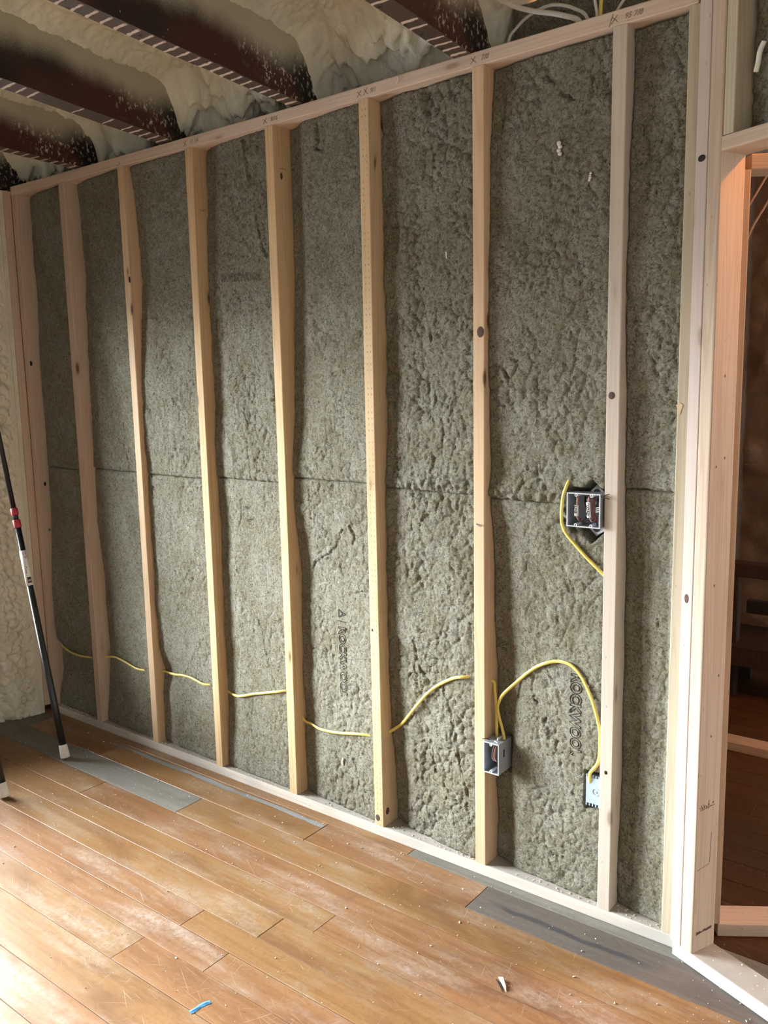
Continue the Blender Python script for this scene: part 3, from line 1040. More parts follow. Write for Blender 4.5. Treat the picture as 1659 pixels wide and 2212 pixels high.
CRACKS = {  # polylines (x, z) of splits in the wool
    (3, 1): [([(1.495, 2.40), (1.50, 2.36), (1.512, 2.30), (1.52, 2.25)], .006, .02), ([(1.545, 2.2), (1.555, 2.12), (1.57, 2.05), (1.59, 2.0)], .006, .02)],
    (3, 0): [([(1.40, 1.14), (1.395, 1.07), (1.38, 1.03)], .003, .007), ([(1.42, 1.105), (1.45, 1.112)], .004, .012), ([(1.43, 1.06), (1.455, 1.063)], .004, .01), ([(1.47, .68), (1.50, .58), (1.53, .47), (1.56, .41)], .003, .006)],
    (4, 0): [([(1.735, .895), (1.76, .93), (1.80, .955), (1.84, .975), (1.88, 1.03), (1.90, 1.06)], .004, .012), ([(1.93, 1.09), (1.955, 1.05), (1.945, 1.02)], .004, .011), ([(1.93, .84), (1.99, .86)], .004, .009), ([(1.905, .71), (1.93, .70), (1.96, .695), (1.98, .70)], .004, .01), ([(1.75, 1.22), (1.75, 1.16), (1.76, 1.12)], .003, .008), ([(1.92, .24), (1.95, .17), (1.97, .10)], .004, .01)],
    (4, 1): [([(1.825, 2.40), (1.83, 2.36), (1.825, 2.325), (1.85, 2.31)], .007, .022), ([(1.73, 1.27), (1.77, 1.25)], .005, .01)],
    (5, 0): [([(2.19, .72), (2.20, .66), (2.23, .60)], .004, .01), ([(2.30, .60), (2.34, .5), (2.36, .38), (2.40, .25), (2.41, .15)], .004, .011), ([(2.24, .42), (2.25, .35), (2.27, .28)], .004, .009), ([(2.34, 1.0), (2.36, .96)], .005, .012)],
    (5, 1): [([(2.265, 2.395), (2.27, 2.37), (2.268, 2.35)], .016, .03), ([(2.27, 1.72), (2.275, 1.68)], .006, .016), ([(2.15, 1.95), (2.2, 1.87), (2.25, 1.84)], .003, .007)],
    (6, 1): [([(2.655, 2.36), (2.68, 2.325), (2.72, 2.29), (2.745, 2.285)], .004, .012), ([(2.79, 2.40), (2.785, 2.33), (2.79, 2.28)], .004, .009), ([(2.53, 1.60), (2.545, 1.57)], .006, .014)],
    (6, 0): [([(2.62, .70), (2.625, .62), (2.66, .56), (2.68, .50)], .004, .01), ([(2.72, 1.165), (2.76, 1.135), (2.80, 1.135)], .012, .03), ([(2.70, .5), (2.73, .40), (2.78, .33)], .003, .007)],
    (7, 0): [([(2.93, .95), (2.96, .93), (3.0, .9)], .003, .008), ([(2.95, .62), (2.98, .57), (2.99, .54)], .003, .008)],
    (2, 0): [([(1.12, .98), (1.14, .92), (1.13, .86)], .003, .006)],
    (1, 1): [([(.70, 1.42), (.72, 1.36), (.70, 1.30), (.74, 1.26)], .004, .01)],
    (7, 1): [([(2.92, 2.2), (2.95, 2.1), (2.94, 2.0)], .003, .007), ([(2.96, 1.62), (2.98, 1.56)], .004, .009)],
}


def bay(i):
    xl = SX[i] + W + .001
    xr = (SX[i + 1] if i < 7 else AX) - .001
    return xl, xr


def seg_dist(X, Z, P):
    d = np.full_like(X, 9.0)
    for (ax, az), (bx, bz) in zip(P[:-1], P[1:]):
        l2 = (bx - ax) ** 2 + (bz - az) ** 2
        t = np.clip(((X - ax) * (bx - ax) + (Z - az) * (bz - az)) / l2, 0, 1)
        d = np.minimum(d, np.hypot(X - ax - t * (bx - ax), Z - az - t * (bz - az)))
    return d


def batt_macro(i, X, Z):
    xl, xr = bay(i)
    t = sorted(DL[i])
    dl = np.interp(Z, [p[0] for p in t], [p[1] for p in t])
    w = X - xl
    dmid = np.minimum(np.maximum(.55 * dl + .004, .016), .034)
    base = dl + (dmid - dl) * sstep(.012, .12, w)
    dr = .016 + .004 * np.sin(Z * 9 + i)
    base = base + (dr - base) * sstep(.13, xr - xl, w)
    return base


def batt_full(i, lev, X, Z):
    xl, xr = bay(i)
    z0, z1 = (T + .0008, SEAM[i] - .0004) if lev == 0 else (SEAM[i] + .0004, 2.4175)
    r = ROUGH[(i, lev)]
    sd = i * 13 + lev * 101
    d = batt_macro(i, X, Z)
    wx = X + .012 * perlin(X / .05, Z / .05, sd + 5); wz = Z + .012 * perlin(X / .05, Z / .05, sd + 6)
    d = d + r * (.0050 * fbm(wx / .11, wz / .14, sd + 1, 2))
    for (ti, tl, tx0, tx1, tz0, tz1) in ((4, 0, 1.855, 1.91, .47, .79), (6, 0, 2.74, 2.80, .49, .735), (6, 0, 2.478, 2.525, .68, .79), (3, 1, 1.33, 1.60, 1.91, 1.98)):
        if (i, lev) == (ti, tl):
            e = .012
            tm = sstep(tx0 - e, tx0 + e, X) * (1 - sstep(tx1 - e, tx1 + e, X)) * sstep(tz0 - e, tz0 + e, Z) * (1 - sstep(tz1 - e, tz1 + e, Z))
            r = r * (1 - .85 * tm)
    mod = .55 + .60 * sstep(-.25, .35, perlin(X / .14, Z / .18, sd + 9))
    f1, f2 = worley(wx / .030, wz / .034, sd + 2)
    d = d + r * mod * (.0062 * (f1 ** 2 - .2) + .0046 * np.exp(-(f2 - f1) / .06))
    f1, f2 = worley(wx / .0125, wz / .0135, sd + 3)
    d = d + r * (.4 + .6 * mod) * (.0018 * (f1 ** 2 - .2) + .0008 * np.exp(-(f2 - f1) / .1))
    d = d + (.12 + .8 * r) * (.0016 * perlin(X / .011, Z / .012, sd + 4) + .0012 * perlin(X / .0065, Z / .0065, sd + 14))
    for (P, w, dep) in CRACKS.get((i, lev), []):
        ds = seg_dist(X + .009 * perlin(X / .022, Z / .022, sd + 7) + .005 * perlin(X / .009, Z / .009, sd + 17), Z + .009 * perlin(X / .022, Z / .022, sd + 8), P)
        dep = dep * .85 * (.30 + .70 * sstep(-.35, .25, perlin(X / .03, Z / .03, sd + 18)))
        w = w * .75
        d = d + dep * np.exp(-(ds / w) ** 2) - dep * .12 * np.exp(-((ds - 2.6 * w) / (1.6 * w)) ** 2)
    # rounded, ragged ends
    if lev == 1:
        lip = np.exp(-(Z - z0) / .045) * (1 if i in (5, 6) else .35)
        d = d - lip * (.010 * np.abs(perlin(X / .03, Z / .03, sd + 11)) * 2 + .004)
        d = d + .007 * np.exp(-((Z - z0) / .005))
    else:
        d = d + .004 * np.exp(-((z1 - Z) / .004))
    d = d + .003 * np.exp(-np.minimum(np.abs(Z - z0), np.abs(z1 - Z)) / .005)
    d = d + .006 * np.exp(-(X - xl) / .005) + .004 * np.exp(-(xr - X) / .006)
    if i == 6:                                        # pockets around the electrical boxes
        def pocket(d, x0, x1, za, zb, dep, e=.006):
            m = sstep(x0 - e, x0 + e, X) * (1 - sstep(x1 - e, x1 + e, X)) * sstep(za - e, za + e, Z) * (1 - sstep(zb - e, zb + e, Z))
            return np.where(m > 0, np.maximum(d, d + (dep - d) * m), d)
        d = pocket(d, 2.800, 2.90, .326, .438, .076, .004)
        d = pocket(d, 2.40, 2.540, .352, .470, .078)
        d = pocket(d, 2.742, 2.90, 1.150, 1.258, .074)
        dia = np.abs(X - 2.812) + np.abs(Z - 1.196)
        d = np.maximum(d, np.where(dia < .094, .076 * (1 - sstep(.078, .094, dia)), 0))
    return np.clip(d, .002, .084)


WHERE = ['first bay beside the corner', 'second bay from the corner', 'third bay from the corner', 'fourth bay from the corner',
         'fifth bay from the corner', 'sixth bay from the corner, rough and lumpy', 'seventh bay, above or behind the electrical boxes', 'narrow last bay by the doorway posts']
batts = {}
for i in range(8):
    for lev in (0, 1):
        xl, xr = bay(i)
        z0, z1 = (T + .0008, SEAM[i] - .0004) if lev == 0 else (SEAM[i] + .0004, 2.4175)
        st = .0036 if i >= 3 else .0042
        nx = max(8, int((xr - xl) / st)); nz = int((z1 - z0) / (st * 1.1))
        X = np.linspace(xl, xr, nx)[:, None] + np.zeros((1, nz)); Z = np.linspace(z0, z1, nz)[None, :] + np.zeros((nx, 1))
        Yd = batt_full(i, lev, X, Z)
        # ragged sides: the outline wanders a little
        org = Vector((xl, 0, z0))
        V = np.stack([X - org.x, Yd, Z - org.z], -1).reshape(-1, 3)
        me = grid_np('insulation_batt', V, nx, nz, skirt=(1, .0855))
        o = link('insulation_batt', me, M['wool'])
        o.location = org
        batts[(i, lev)] = o
LAB = {
    (0, 0): 'smooth dark lower wool batt beside the pinkish corner stud',
    (0, 1): 'smooth dark upper wool batt beside the pinkish corner stud',
    (1, 0): 'lower wool batt in the second bay from the left corner',
    (1, 1): 'upper wool batt in the second bay from the left corner, crumbly lower end',
    (2, 0): 'lower wool batt with ribbed texture in the third bay from the left corner',
    (2, 1): 'upper wool batt in the third bay from the left corner',
    (3, 0): 'smooth lower wool batt with two small slits near its top, fourth bay',
    (3, 1): 'ribbed upper wool batt with a long vertical split, fourth bay from the left',
    (4, 0): 'lower wool batt with the whole upright printed word and a diagonal crack',
    (4, 1): 'upper wool batt with a torn lump under the top plate, fifth bay from the left',
    (5, 0): 'lumpy lower wool batt crossed by the rising yellow cable',
    (5, 1): 'very lumpy upper wool batt with a dark hole at its top',
    (6, 0): 'lower wool batt behind the grey outlet boxes',
    (6, 1): 'upper wool batt with a loose flap, above the two gang box',
    (7, 0): 'narrow lower wool batt next to the doorway posts',
    (7, 1): 'narrow upper wool batt next to the doorway posts',
}
for k, o in batts.items():
    tag(o, LAB[k], 'insulation', 'mineral wool batts in the partition')


def surf(i, x, z):
    lev = 0 if z < SEAM[i] else 1
    return float(batt_full(i, lev, np.array([x]), np.array([z]))[0])


def batt_print(i, lev, body, size, x, z, rot, r=.0008, sx=1.0, extra=None):
    """lettering scorched into the wool: an outline laid on the batt's surface"""
    me = text_mesh(body, size, outline=r, bold=size * .034)
    n = len(me.vertices)
    co = np.zeros(n * 3); me.vertices.foreach_get('co', co); co = co.reshape(-1, 3)
    tx, ty, tz = co[:, 0] * sx, co[:, 1], co[:, 2]
    c, s = math.cos(rot), math.sin(rot)
    X = x + c * tx - s * ty; Z = z + s * tx + c * ty
    Yd = batt_full(i, lev, X, Z)
    b = batts[(i, lev)]
    V = np.stack([X, Yd - .0009 - tz, Z], -1) - np.array(b.location)
    me.vertices.foreach_set('co', V.ravel()); me.update()
    me.materials.clear()
    return link('printed_text', me, M['print'], b)


batt_print(4, 0, 'ROCKWOOL', .044, 1.868, .718, -math.pi / 2, r=.00100, sx=.98)
batt_print(6, 0, 'ROCKWOOL', .046, 2.752, .722, -math.pi / 2, r=.00100, sx=.90)
batt_print(6, 0, 'A|', .040, 2.489, .772, -math.pi / 2, sx=1.0)
batt_print(3, 1, 'ROCKWOOL', .036, 1.345, 1.935, -.05, r=.0005)


def batt_strokes(i, lev, S_, r):
    b = batts[(i, lev)]
    L_ = []
    for P in S_:
        Q = []
        for (a, c), (e, f) in zip(P[:-1], P[1:]):
            for q in range(6):
                t = q / 6
                x, z = a + (e - a) * t, c + (f - c) * t
                Q.append((x - b.location.x, surf(i, x, z) - .0006, z - b.location.z))
        x, z = P[-1]
        Q.append((x - b.location.x, surf(i, x, z) - .0006, z - b.location.z))
        L_.append(Q)
    return link('printed_logo', strokes_mesh('printed_logo', L_, r), M['print'], b)


batt_strokes(4, 0, [[(1.868, .778), (1.902, .764), (1.868, .750), (1.868, .778)], [(1.862, .737), (1.905, .737)], [(1.876, .775), (1.887, .764), (1.876, .757)]], .0012)

# loose wool stuffed above the plate on the right, and over the doorway
NU, NV = 90, 60
X = np.linspace(2.50, 3.9, NU)[:, None] + np.zeros((1, NV)); Z = np.linspace(2.459, 2.60, NV)[None, :] + np.zeros((NU, 1))
Yd = .125 + .12 * sstep(2.56, 2.74, Z) * 0 + .016 * fbm(X / .08, Z / .07, 201, 3) + .02 * np.abs(perlin(X / .05, Z / .05, 207))
me = grid_np('insulation_batt', np.stack([X - 2.5, Yd, Z - 2.459], -1).reshape(-1, 3), NU, NV, skirt=(1, .30))
o = link('insulation_batt', me, M['wool']); o.location = (2.5, 0, 2.459)
tag(o, 'dark wool batt behind the white cables above the top plate', 'insulation', 'mineral wool batts above')
NU, NV = 150, 110
Ux = np.linspace(.092, 1.3, NU)[:, None] + np.zeros((1, NV)); Z = np.linspace(2.109, 2.6, NV)[None, :] + np.zeros((NU, 1))
Vd = .040 + .008 * fbm(Ux / .07, Z / .08, 301, 3) + .014 * np.abs(perlin(Ux / .035, Z / .035, 307)) + .02 * np.exp(-(Ux - .092) / .02)
Vd += .012 * np.exp(-(seg_dist(Ux, Z, [(.11, 2.30), (.13, 2.27), (.15, 2.31)]) / .004) ** 2)
me = grid_np('insulation_batt', np.stack([Ux, Vd, Z - 2.109], -1).reshape(-1, 3), NU, NV, skirt=(1, .087))
o = link('insulation_batt', me, M['wool'])
o.matrix_world = Matrix.Translation(P0 + Vector((0, 0, 2.109))) @ RA
tag(o, 'wool batt above the doorway header at the upper right', 'insulation', 'mineral wool batts above')

# ---- pencil layout marks on the top plate
def pencil_text(body, x, z, size, rot=0.0):
    me = text_mesh(body, size, outline=.00035)
    n = len(me.vertices)
    co = np.zeros(n * 3); me.vertices.foreach_get('co', co); co = co.reshape(-1, 3)
    c, s = math.cos(rot), math.sin(rot)
    X = x + c * co[:, 0] - s * co[:, 1] + .25 * co[:, 1]; Z = z + s * co[:, 0] + c * co[:, 1]
    me.vertices.foreach_set('co', np.stack([X, -.0004 - co[:, 2] * .3, Z], -1).ravel()); me.update()
    me.materials.clear()
    o = link('pencil_mark', me, M['pencil'], None)
    o.parent = top_p; o.matrix_parent_inverse = top_p.matrix_world.inverted()


def pencil_strokes(S_):
    o = link('pencil_mark', strokes_mesh('pencil_mark', [[(x, -.0003, z) for x, z in P] for P in S_], .0005), M['pencil'], None)
    o.parent = top_p; o.matrix_parent_inverse = top_p.matrix_world.inverted()


for i, t in ((3, '10 1/4'), (4, '9/16'), (5, '9/1'), (6, '7/8'), (7, '95 7/8')):
    x = SX[i]; z = ztop(x) + .004
    pencil_strokes([[(x - .004, z + .004), (x + .012, z + .022)], [(x - .003, z + .020), (x + .013, z + .005)]])
    if i in (5,):
        pencil_strokes([[(x + .022, z + .006), (x + .036, z + .026)], [(x + .023, z + .024), (x + .037, z + .006)]])
    if i == 7:
        pencil_strokes([[(x - .010, z - .002), (x + .000, z + .026)]])
    pencil_text(t, x + (.046 if i == 5 else .030), z + .008, .018)
pencil_strokes([[(SX[2] + .0, ztop(SX[2]) + .006), (SX[2] + .012, ztop(SX[2]) + .004), (SX[2] + .02, ztop(SX[2]) + .012), (SX[2] + .012, ztop(SX[2]) + .018)]])

# ---- grade stamps (worn, unreadable ink) and nails
def stamp(parent, pts, r, mat=None):
    me = strokes_mesh('grade_stamp', pts, r)
    return link('grade_stamp', me, mat or M['stamp'], parent)


rs = random.Random(9)


def scribble(n, y0, y1, z0, z1, x):
    out = []
    for k in range(n):
        y = y0 + (y1 - y0) * (k + .5) / n
        w = (y1 - y0) / n * .4
        zz = lambda: rs.uniform(z0, z1)
        out.append([(x, y - w, zz()), (x, y, zz()), (x, y + w, zz())])
    return out


hw = .0375 / 2
stamp(postC, scribble(7, -.036, .022, .405, .418, hw + .0002) + [[(hw + .0002, -.03, .402), (hw + .0002, .024, .407)], [(hw + .0002, .0, .400), (hw + .0002, .002, .425)]], .0006)
stamp(postC, [[(hw + .0002, -.034, .235), (hw + .0002, .012, .242)], [(hw + .0002, .012, .245), (hw + .0002, .016, .33)]], .0005)
stamp(postC, scribble(9, -.030, .030, .050, .058, hw + .0002) + [[(hw + .0002, -.03, .049), (hw + .0002, .03, .056)]], .0012)
s1 = studs[1]
stamp(s1, scribble(4, -.02, .004, 1.46, 1.475, W / 2 + .0002) + scribble(3, -.012, .0, 1.43, 1.44, W / 2 + .0002) + scribble(4, -.02, .004, 1.52, 1.527, W / 2 + .0002) + scribble(2, -.02, -.005, 1.345, 1.35, W / 2 + .0002), .0008)
for st_, zz in ((studs[4], .72), (studs[3], .63), (studs[4], 2.24), (studs[3], 2.16)):
    stamp(st_, scribble(3, -.02, .012, zz, zz + .008, W / 2 + .0002), .0005)


def knot(parent, x, y, z, rx, rz, face='front', hollow=False):
    bm = bmesh.new()
    bmesh.ops.create_uvsphere(bm, u_segments=14, v_segments=8, radius=1)
    me = bm_done(bm, 'knot')
    me.transform(Matrix.Diagonal((rx, .0012, rz, 1)) if face == 'front' else Matrix.Diagonal((.0012, rx, rz, 1)))
    me.polygons.foreach_set('use_smooth', [True] * len(me.polygons))
    o = link('knot', me, M['bench'] if hollow else M['stamp'], parent)
    o.location = (x, y, z)


hD = D / 2
knot(studs[2], W / 2 - .003, -hD, 1.985 - T, .007, .013, 'front', True)
knot(studs[0], W / 2, -.034, 1.64, .007, .012, 'side', True)
knot(studs[0], W / 2, -.012, 1.08, .006, .010, 'side', True)
knot(studs[0], W / 2, -.008, .86, .005, .006, 'side')
knot(studs[1], W / 2, -.026, 1.40, .006, .008, 'side', True)
knot(studs[7], -.004, -hD, 1.475, .009, .010, 'front')
knot(studs[6], .006, -hD, 1.66, .012, .016, 'front')
knot(studs[5], -.006, -hD, .028, .010, .012, 'front')
knot(studs[5], W / 2, -.02, .05, .010, .013, 'side')
knot(studs[5], -.011, -hD, .70, .004, .006, 'front', True)
knot(studs[7], .0, -hD, .42, .004, .006, 'front', True)
knot(studs[4], W / 2, -.01, 2.22, .006, .012, 'side')
knot(postB, .002, -hD - .0005, 2.03, .011, .008, 'front', True)
knot(postB, -.0, -hD, .96, .007, .012, 'front')
for (yy, zz) in ((.0, 1.52), (.01, 1.32), (-.02, 1.30), (.02, .76), (-.01, 1.0), (.0, .60)):
    knot(postC, .0375 / 2, yy, zz, .0022, .004, 'side')
# bent nail in the golden stud
nl = tube_mesh('bent_nail', [(-.008, -hD + .003, 1.133 - T), (-.008, -hD - .006, 1.134 - T), (-.002, -hD - .010, 1.132 - T), (.012, -hD - .009, 1.129 - T)], .0017, ns=8)
link('bent_nail', nl, M['steel'], studs[6])

# ================================================================== WIRING
def on_batt(i, pts, gap=.0065):
    return [(x, min(surf(i, x, z), float(batt_macro(i, np.array([x]), np.array([z]))[0]) + .004) - gap, z) for (x, z) in pts]


RUN = {
    0: [(.075, .326), (.13, .320), (.181, .317), (.25, .316), (.31, .323)],
    1: [(.52, .355), (.563, .355), (.61, .349), (.656, .343), (.72, .342)],
    2: [(.94, .357), (.995, .366), (1.05, .368), (1.097, .366), (1.15, .361)],
    3: [(1.32, .346), (1.37, .358), (1.43, .378), (1.488, .395), (1.56, .416)],
    4: [(1.71, .315), (1.757, .312), (1.81, .316), (1.868, .325), (1.96, .345)],
    5: [(2.115, .405), (2.138, .426), (2.18, .475), (2.215, .516), (2.25, .556), (2.29, .590), (2.352, .628), (2.39, .642)],
}
P = [(.0585, .05, .334)]
for i in range(6):
    P += on_batt(i, RUN[i])
    xr = SX[i + 1]
    zl = RUN[i][-1][1]
    P.append((xr - .002, .030, zl + (.004 if i != 4 else .006)))
    P.append((xr + W + .002, .0445, HZ[i + 1]))
# down into the single gang box
P += [(2.487, .042, .613), (2.4925, .038, .585), (2.4965, .036, .545), (2.4975, .036, .505), (2.498, .036, .448)]
cab = tube('yellow_cable', P, .0034, M['yellow'], ry=.0052, ns=10, smooth=8)
tag(cab, 'long yellow cable threaded through the studs to the small grey box', 'cable')
P = [(2.524, .036, .448), (2.5225, .036, .47), (2.515, .036, .498), (2.506, .0345, .530), (2.5035, .031, .557), (2.509, .028, .578), (2.530, .024, .612)]
P += on_batt(6, [(2.576, .661), (2.606, .690), (2.638, .716), (2.67, .735), (2.705, .747), (2.733, .749), (2.756, .743), (2.78, .724), (2.80, .699), (2.818, .668), (2.829, .643)]) + [(2.839, .008, .61)]
P += [(2.8455, .013, .57), (2.8462, .015, .53), (2.8455, .014, .495), (2.840, .011, .470), (2.827, .011, .450), (2.817, .014, .433), (2.815, .020, .405)]
cab = tube('yellow_cable', P, .0034, M['yellow'], ry=.0052, ns=10, smooth=8)
tag(cab, 'yellow cable arching from the small grey box to the pale blue box', 'cable')
P = [(2.742, .022, 1.285), (2.738, .010, 1.268), (2.730, .004, 1.24), (2.7265, .004, 1.217), (2.724, .005, 1.185), (2.725, .007, 1.157), (2.735, .008, 1.133), (2.751, .009, 1.114), (2.775, .010, 1.09), (2.80, .011, 1.066), (2.842, .014, 1.029), (2.8475, .02, 1.02)]
cab = tube('yellow_cable', P, .0040, M['yellow'], ry=.0052, ns=10, smooth=8)
tag(cab, 'yellow cable curving around the square two gang box', 'cable')
# cables above the top plate
zp = ZT + T
tops = [
    ('white_cable', [(2.41, -.03, 2.66), (2.482, .02, 2.608), (2.532, .04, 2.574), (2.575, .045, 2.552), (2.617, .045, 2.534), (2.66, .045, 2.519), (2.698, .045, 2.503), (2.735, .045, 2.484), (2.75, .045, zp + .002)], 'white_cable', .0032, .0068, 'thick flat white cable coming down onto the top plate'),
    ('white_cable', [(2.512, .07, zp + .002), (2.520, .07, 2.500), (2.54, .07, 2.518), (2.562, .07, 2.533), (2.59, .07, 2.544), (2.611, .07, 2.549), (2.635, .07, 2.551), (2.659, .07, 2.548), (2.69, .07, 2.537), (2.719, .07, 2.521), (2.745, .07, 2.501), (2.764, .07, zp + .002)], 'white_cable', .003, .0045, 'thin white cable looped in an arch over the top plate'),
    ('white_cable', [(2.790, .045, zp + .002), (2.788, .045, 2.49), (2.784, .045, 2.51), (2.778, .045, 2.56), (2.77, .06, 2.66)], 'white_cable', .003, .004, 'upright white cable next to the yellow one above the plate'),
    ('yellow_cable', [(2.7985, .045, zp + .002), (2.7985, .045, 2.49), (2.800, .045, 2.52), (2.803, .045, 2.57), (2.808, .06, 2.66)], 'yellow', .0035, .005, 'short upright yellow cable above the top plate'),
    ('white_cable', [(2.816, .07, zp + .002), (2.828, .07, 2.482), (2.842, .065, 2.497), (2.862, .06, 2.512), (2.90, .06, 2.535), (2.95, .06, 2.60)], 'white_cable', .003, .004, 'slack white cable furthest right above the top plate'),
]
for nm, P, m, a, b, lab in tops:
    tag(tube(nm, P, a, M[m], ry=b), lab, 'cable')


def open_box(bm, x0, x1, y0, y1, z0, z1, t):
    """a box open towards -y, wall thickness t"""
    bm_box(bm, x0, x0 + t, y0, y1, z0, z1); bm_box(bm, x1 - t, x1, y0, y1, z0, z1)
    bm_box(bm, x0 + t, x1 - t, y0, y1, z0, z0 + t); bm_box(bm, x0 + t, x1 - t, y0, y1, z1 - t, z1)
    bm_box(bm, x0 + t, x1 - t, y1 - t, y1, z0 + t, z1 - t)


def ring_bm(bm, x, y0, y1, z, ro, ri, n=14):
    vs = []
    for k in range(n):
        a = 2 * math.pi * k / n
        c, s = math.cos(a), math.sin(a)
        vs.append([bm.verts.new((x + c * r, yy, z + s * r)) for (r, yy) in ((ro, y0), (ro, y1), (ri, y1), (ri, y0))])
    for k in range(n):
        a, b = vs[k], vs[(k + 1) % n]
        for i in range(4):
            j = (i + 1) % 4
            bm.faces.new((a[i], a[j], b[j], b[i]))
    bmesh.ops.recalc_face_normals(bm, faces=bm.faces[:])


# -- square two gang box on the whitish stud
B1 = empty('outlet_box', (2.797, 0, 1.203), 'square grey two gang electrical box with labelled wires', 'electrical box')
bx, bz = (2.7475 - 2.797, 2.8455 - 2.797), (1.155 - 1.203, 1.2495 - 1.203)
bm = bmesh.new(); open_box(bm, bx[0] + .0006, bx[1] - .0006, -.010, .0425, bz[0] + .0006, bz[1] - .0006, .0025)
link('box_shell', bm_done(bm, 'box_shell'), M['grey_box'], B1)
bm = bmesh.new()
t = .003
bm_box(bm, bx[0], bx[0] + t, -.0125, -.010, bz[0], bz[1]); bm_box(bm, bx[1] - t, bx[1], -.0125, -.010, bz[0], bz[1])
bm_box(bm, bx[0] + t, bx[1] - t, -.0125, -.010, bz[0], bz[0] + t); bm_box(bm, bx[0] + t, bx[1] - t, -.0125, -.010, bz[1] - t, bz[1])
link('box_rim', bm_done(bm, 'box_rim'), M['grey_rim'], B1)
for (sx_, sz_) in ((2.775, 1.2435), (2.820, 1.2435), (2.774, 1.1605), (2.819, 1.1605)):
    bm = bmesh.new(); ring_bm(bm, sx_ - 2.797, -.012, .02, sz_ - 1.203, .0046, .0021)
    link('screw_boss', bm_done(bm, 'screw_boss'), M['grey_rim'], B1)
for k, (xa, xb, lab, xo) in enumerate(((-.026, -.026, 'LINE', 0), (.008, .012, 'LOAD', 0))):
    for q, m in enumerate(('wire_black', 'wire_white', 'wire_copper') if k == 0 else ('wire_black', 'wire_white', 'wire_red')):
        dx = (q - 1) * .0035
        tube('wire', [(xa + dx, .03, .038), (xa + dx, .005, .036), (xa + dx * .8, .001, .02), ((xa + xb) / 2 + dx * .6, .0, 0), (xb + dx * .8, .002, -.022), (xb + dx * 1.3 + .003, .012, -.034), (xb + dx * 2 + .006, .03, -.032)], .0016, M[m], parent=B1, ns=7, smooth=5)
    ang_ = (xb - xa) * 9
    bm = bmesh.new()
    bmesh.ops.create_cone(bm, cap_ends=True, segments=14, radius1=.0058, radius2=.0058, depth=.030 if k == 0 else .042)
    lb = link('wire_label', bm_done(bm, 'wire_label'), M['white_label'], B1)
    lb.location = ((xa + xb) / 2, .0, -.004 if k == 0 else .0)
    lb.rotation_euler = (0, -ang_ * 2, 0)
    me = text_mesh(lab, .0105, extrude=.0001, bold=.0003)
    me.transform(Matrix.Translation((0, -.0060, 0)) @ Matrix.Rotation(math.pi / 2, 4, 'X') @ Matrix.Rotation(-math.pi / 2, 4, 'Z') @ Matrix.Translation((-.0135, -.0036, 0)))
    me.materials.clear()
    link('label_text', me, M['ink'], lb)
for q in range(3):
    tube('wire', [(.046, .0, .006 - q * .005), (.038, .0, .008 - q * .0055), (.030, .004, .006 - q * .0055), (.022, .02, .004 - q * .005), (.018, .04, -.005)], .0012, M['wire_white'], parent=B1, ns=7, smooth=5)
tube('wire', [(.012, .045, .036), (.022, .01, .030), (.020, .004, .0), (.028, .008, -.025), (.040, .03, -.036)], .0018, M['wire_red'], parent=B1, ns=7)
tube('wire', [(.026, .045, .03), (.032, .012, .026), (.030, .008, .010), (.036, .02, -.01)], .0045, M['black'], parent=B1, ns=8)
tube('wire', [(-.018, .042, .03), (-.012, .03, .01), (-.004, .03, -.012), (-.016, .042, -.03)], .003, M['wire_black'], parent=B1, ns=7)
for s_ in (1, -1):
    tube('tie_end', [(.0455, -.006, .040 + .001 * s_), (.058, -.0105, .041 + .003 * s_), (.074, -.012, .042 + .007 * s_)], .0011, M['black'], parent=B1, ns=6, smooth=4)
# -- square steel cover turned on its corner behind it
B2 = empty('junction_box', (2.812, .026, 1.196), 'galvanized square box turned on its corner behind the two gang box', 'electrical box')
xc, zc, hd_ = 2.812, 1.196, .074
pts = [(0, hd_), (-hd_, 0), (0, -hd_), (.033, -hd_ + .033), (.033, hd_ - .033)]
bm = bmesh.new()
fr_ = [bm.verts.new((x, 0, z)) for x, z in pts]; bk_ = [bm.verts.new((x, .022, z)) for x, z in pts]
bm.faces.new(fr_); bm.faces.new(bk_[::-1])
for i in range(5):
    j = (i + 1) % 5
    bm.faces.new((fr_[j], fr_[i], bk_[i], bk_[j]))
bmesh.ops.recalc_face_normals(bm, faces=bm.faces[:])
bmesh.ops.bevel(bm, geom=bm.edges[:], offset=.0015, segments=1, affect='EDGES')
link('box_shell', bm_done(bm, 'box_shell'), M['plate_grey'], B2).location = (0, .018, 0)
for s_ in (1, -1):
    bm = bmesh.new(); bmesh.ops.create_cone(bm, cap_ends=True, segments=18, radius1=.0105, radius2=.0105, depth=.001, matrix=Matrix.Rotation(math.pi / 2, 4, 'X'))
    k_ = link('knockout', bm_done(bm, 'knockout'), M['ink'], B2); k_.location = (.0, .0176, .050 * s_)
bm = bmesh.new(); bm_box(bm, -.014, .014, -.001, .001, -.003, .003)
k_ = link('bracket_tab', bm_done(bm, 'bracket_tab'), M['grey_rim'], B2); k_.location = (.015, .017, -.058); k_.rotation_euler = (0, -.55, 0)

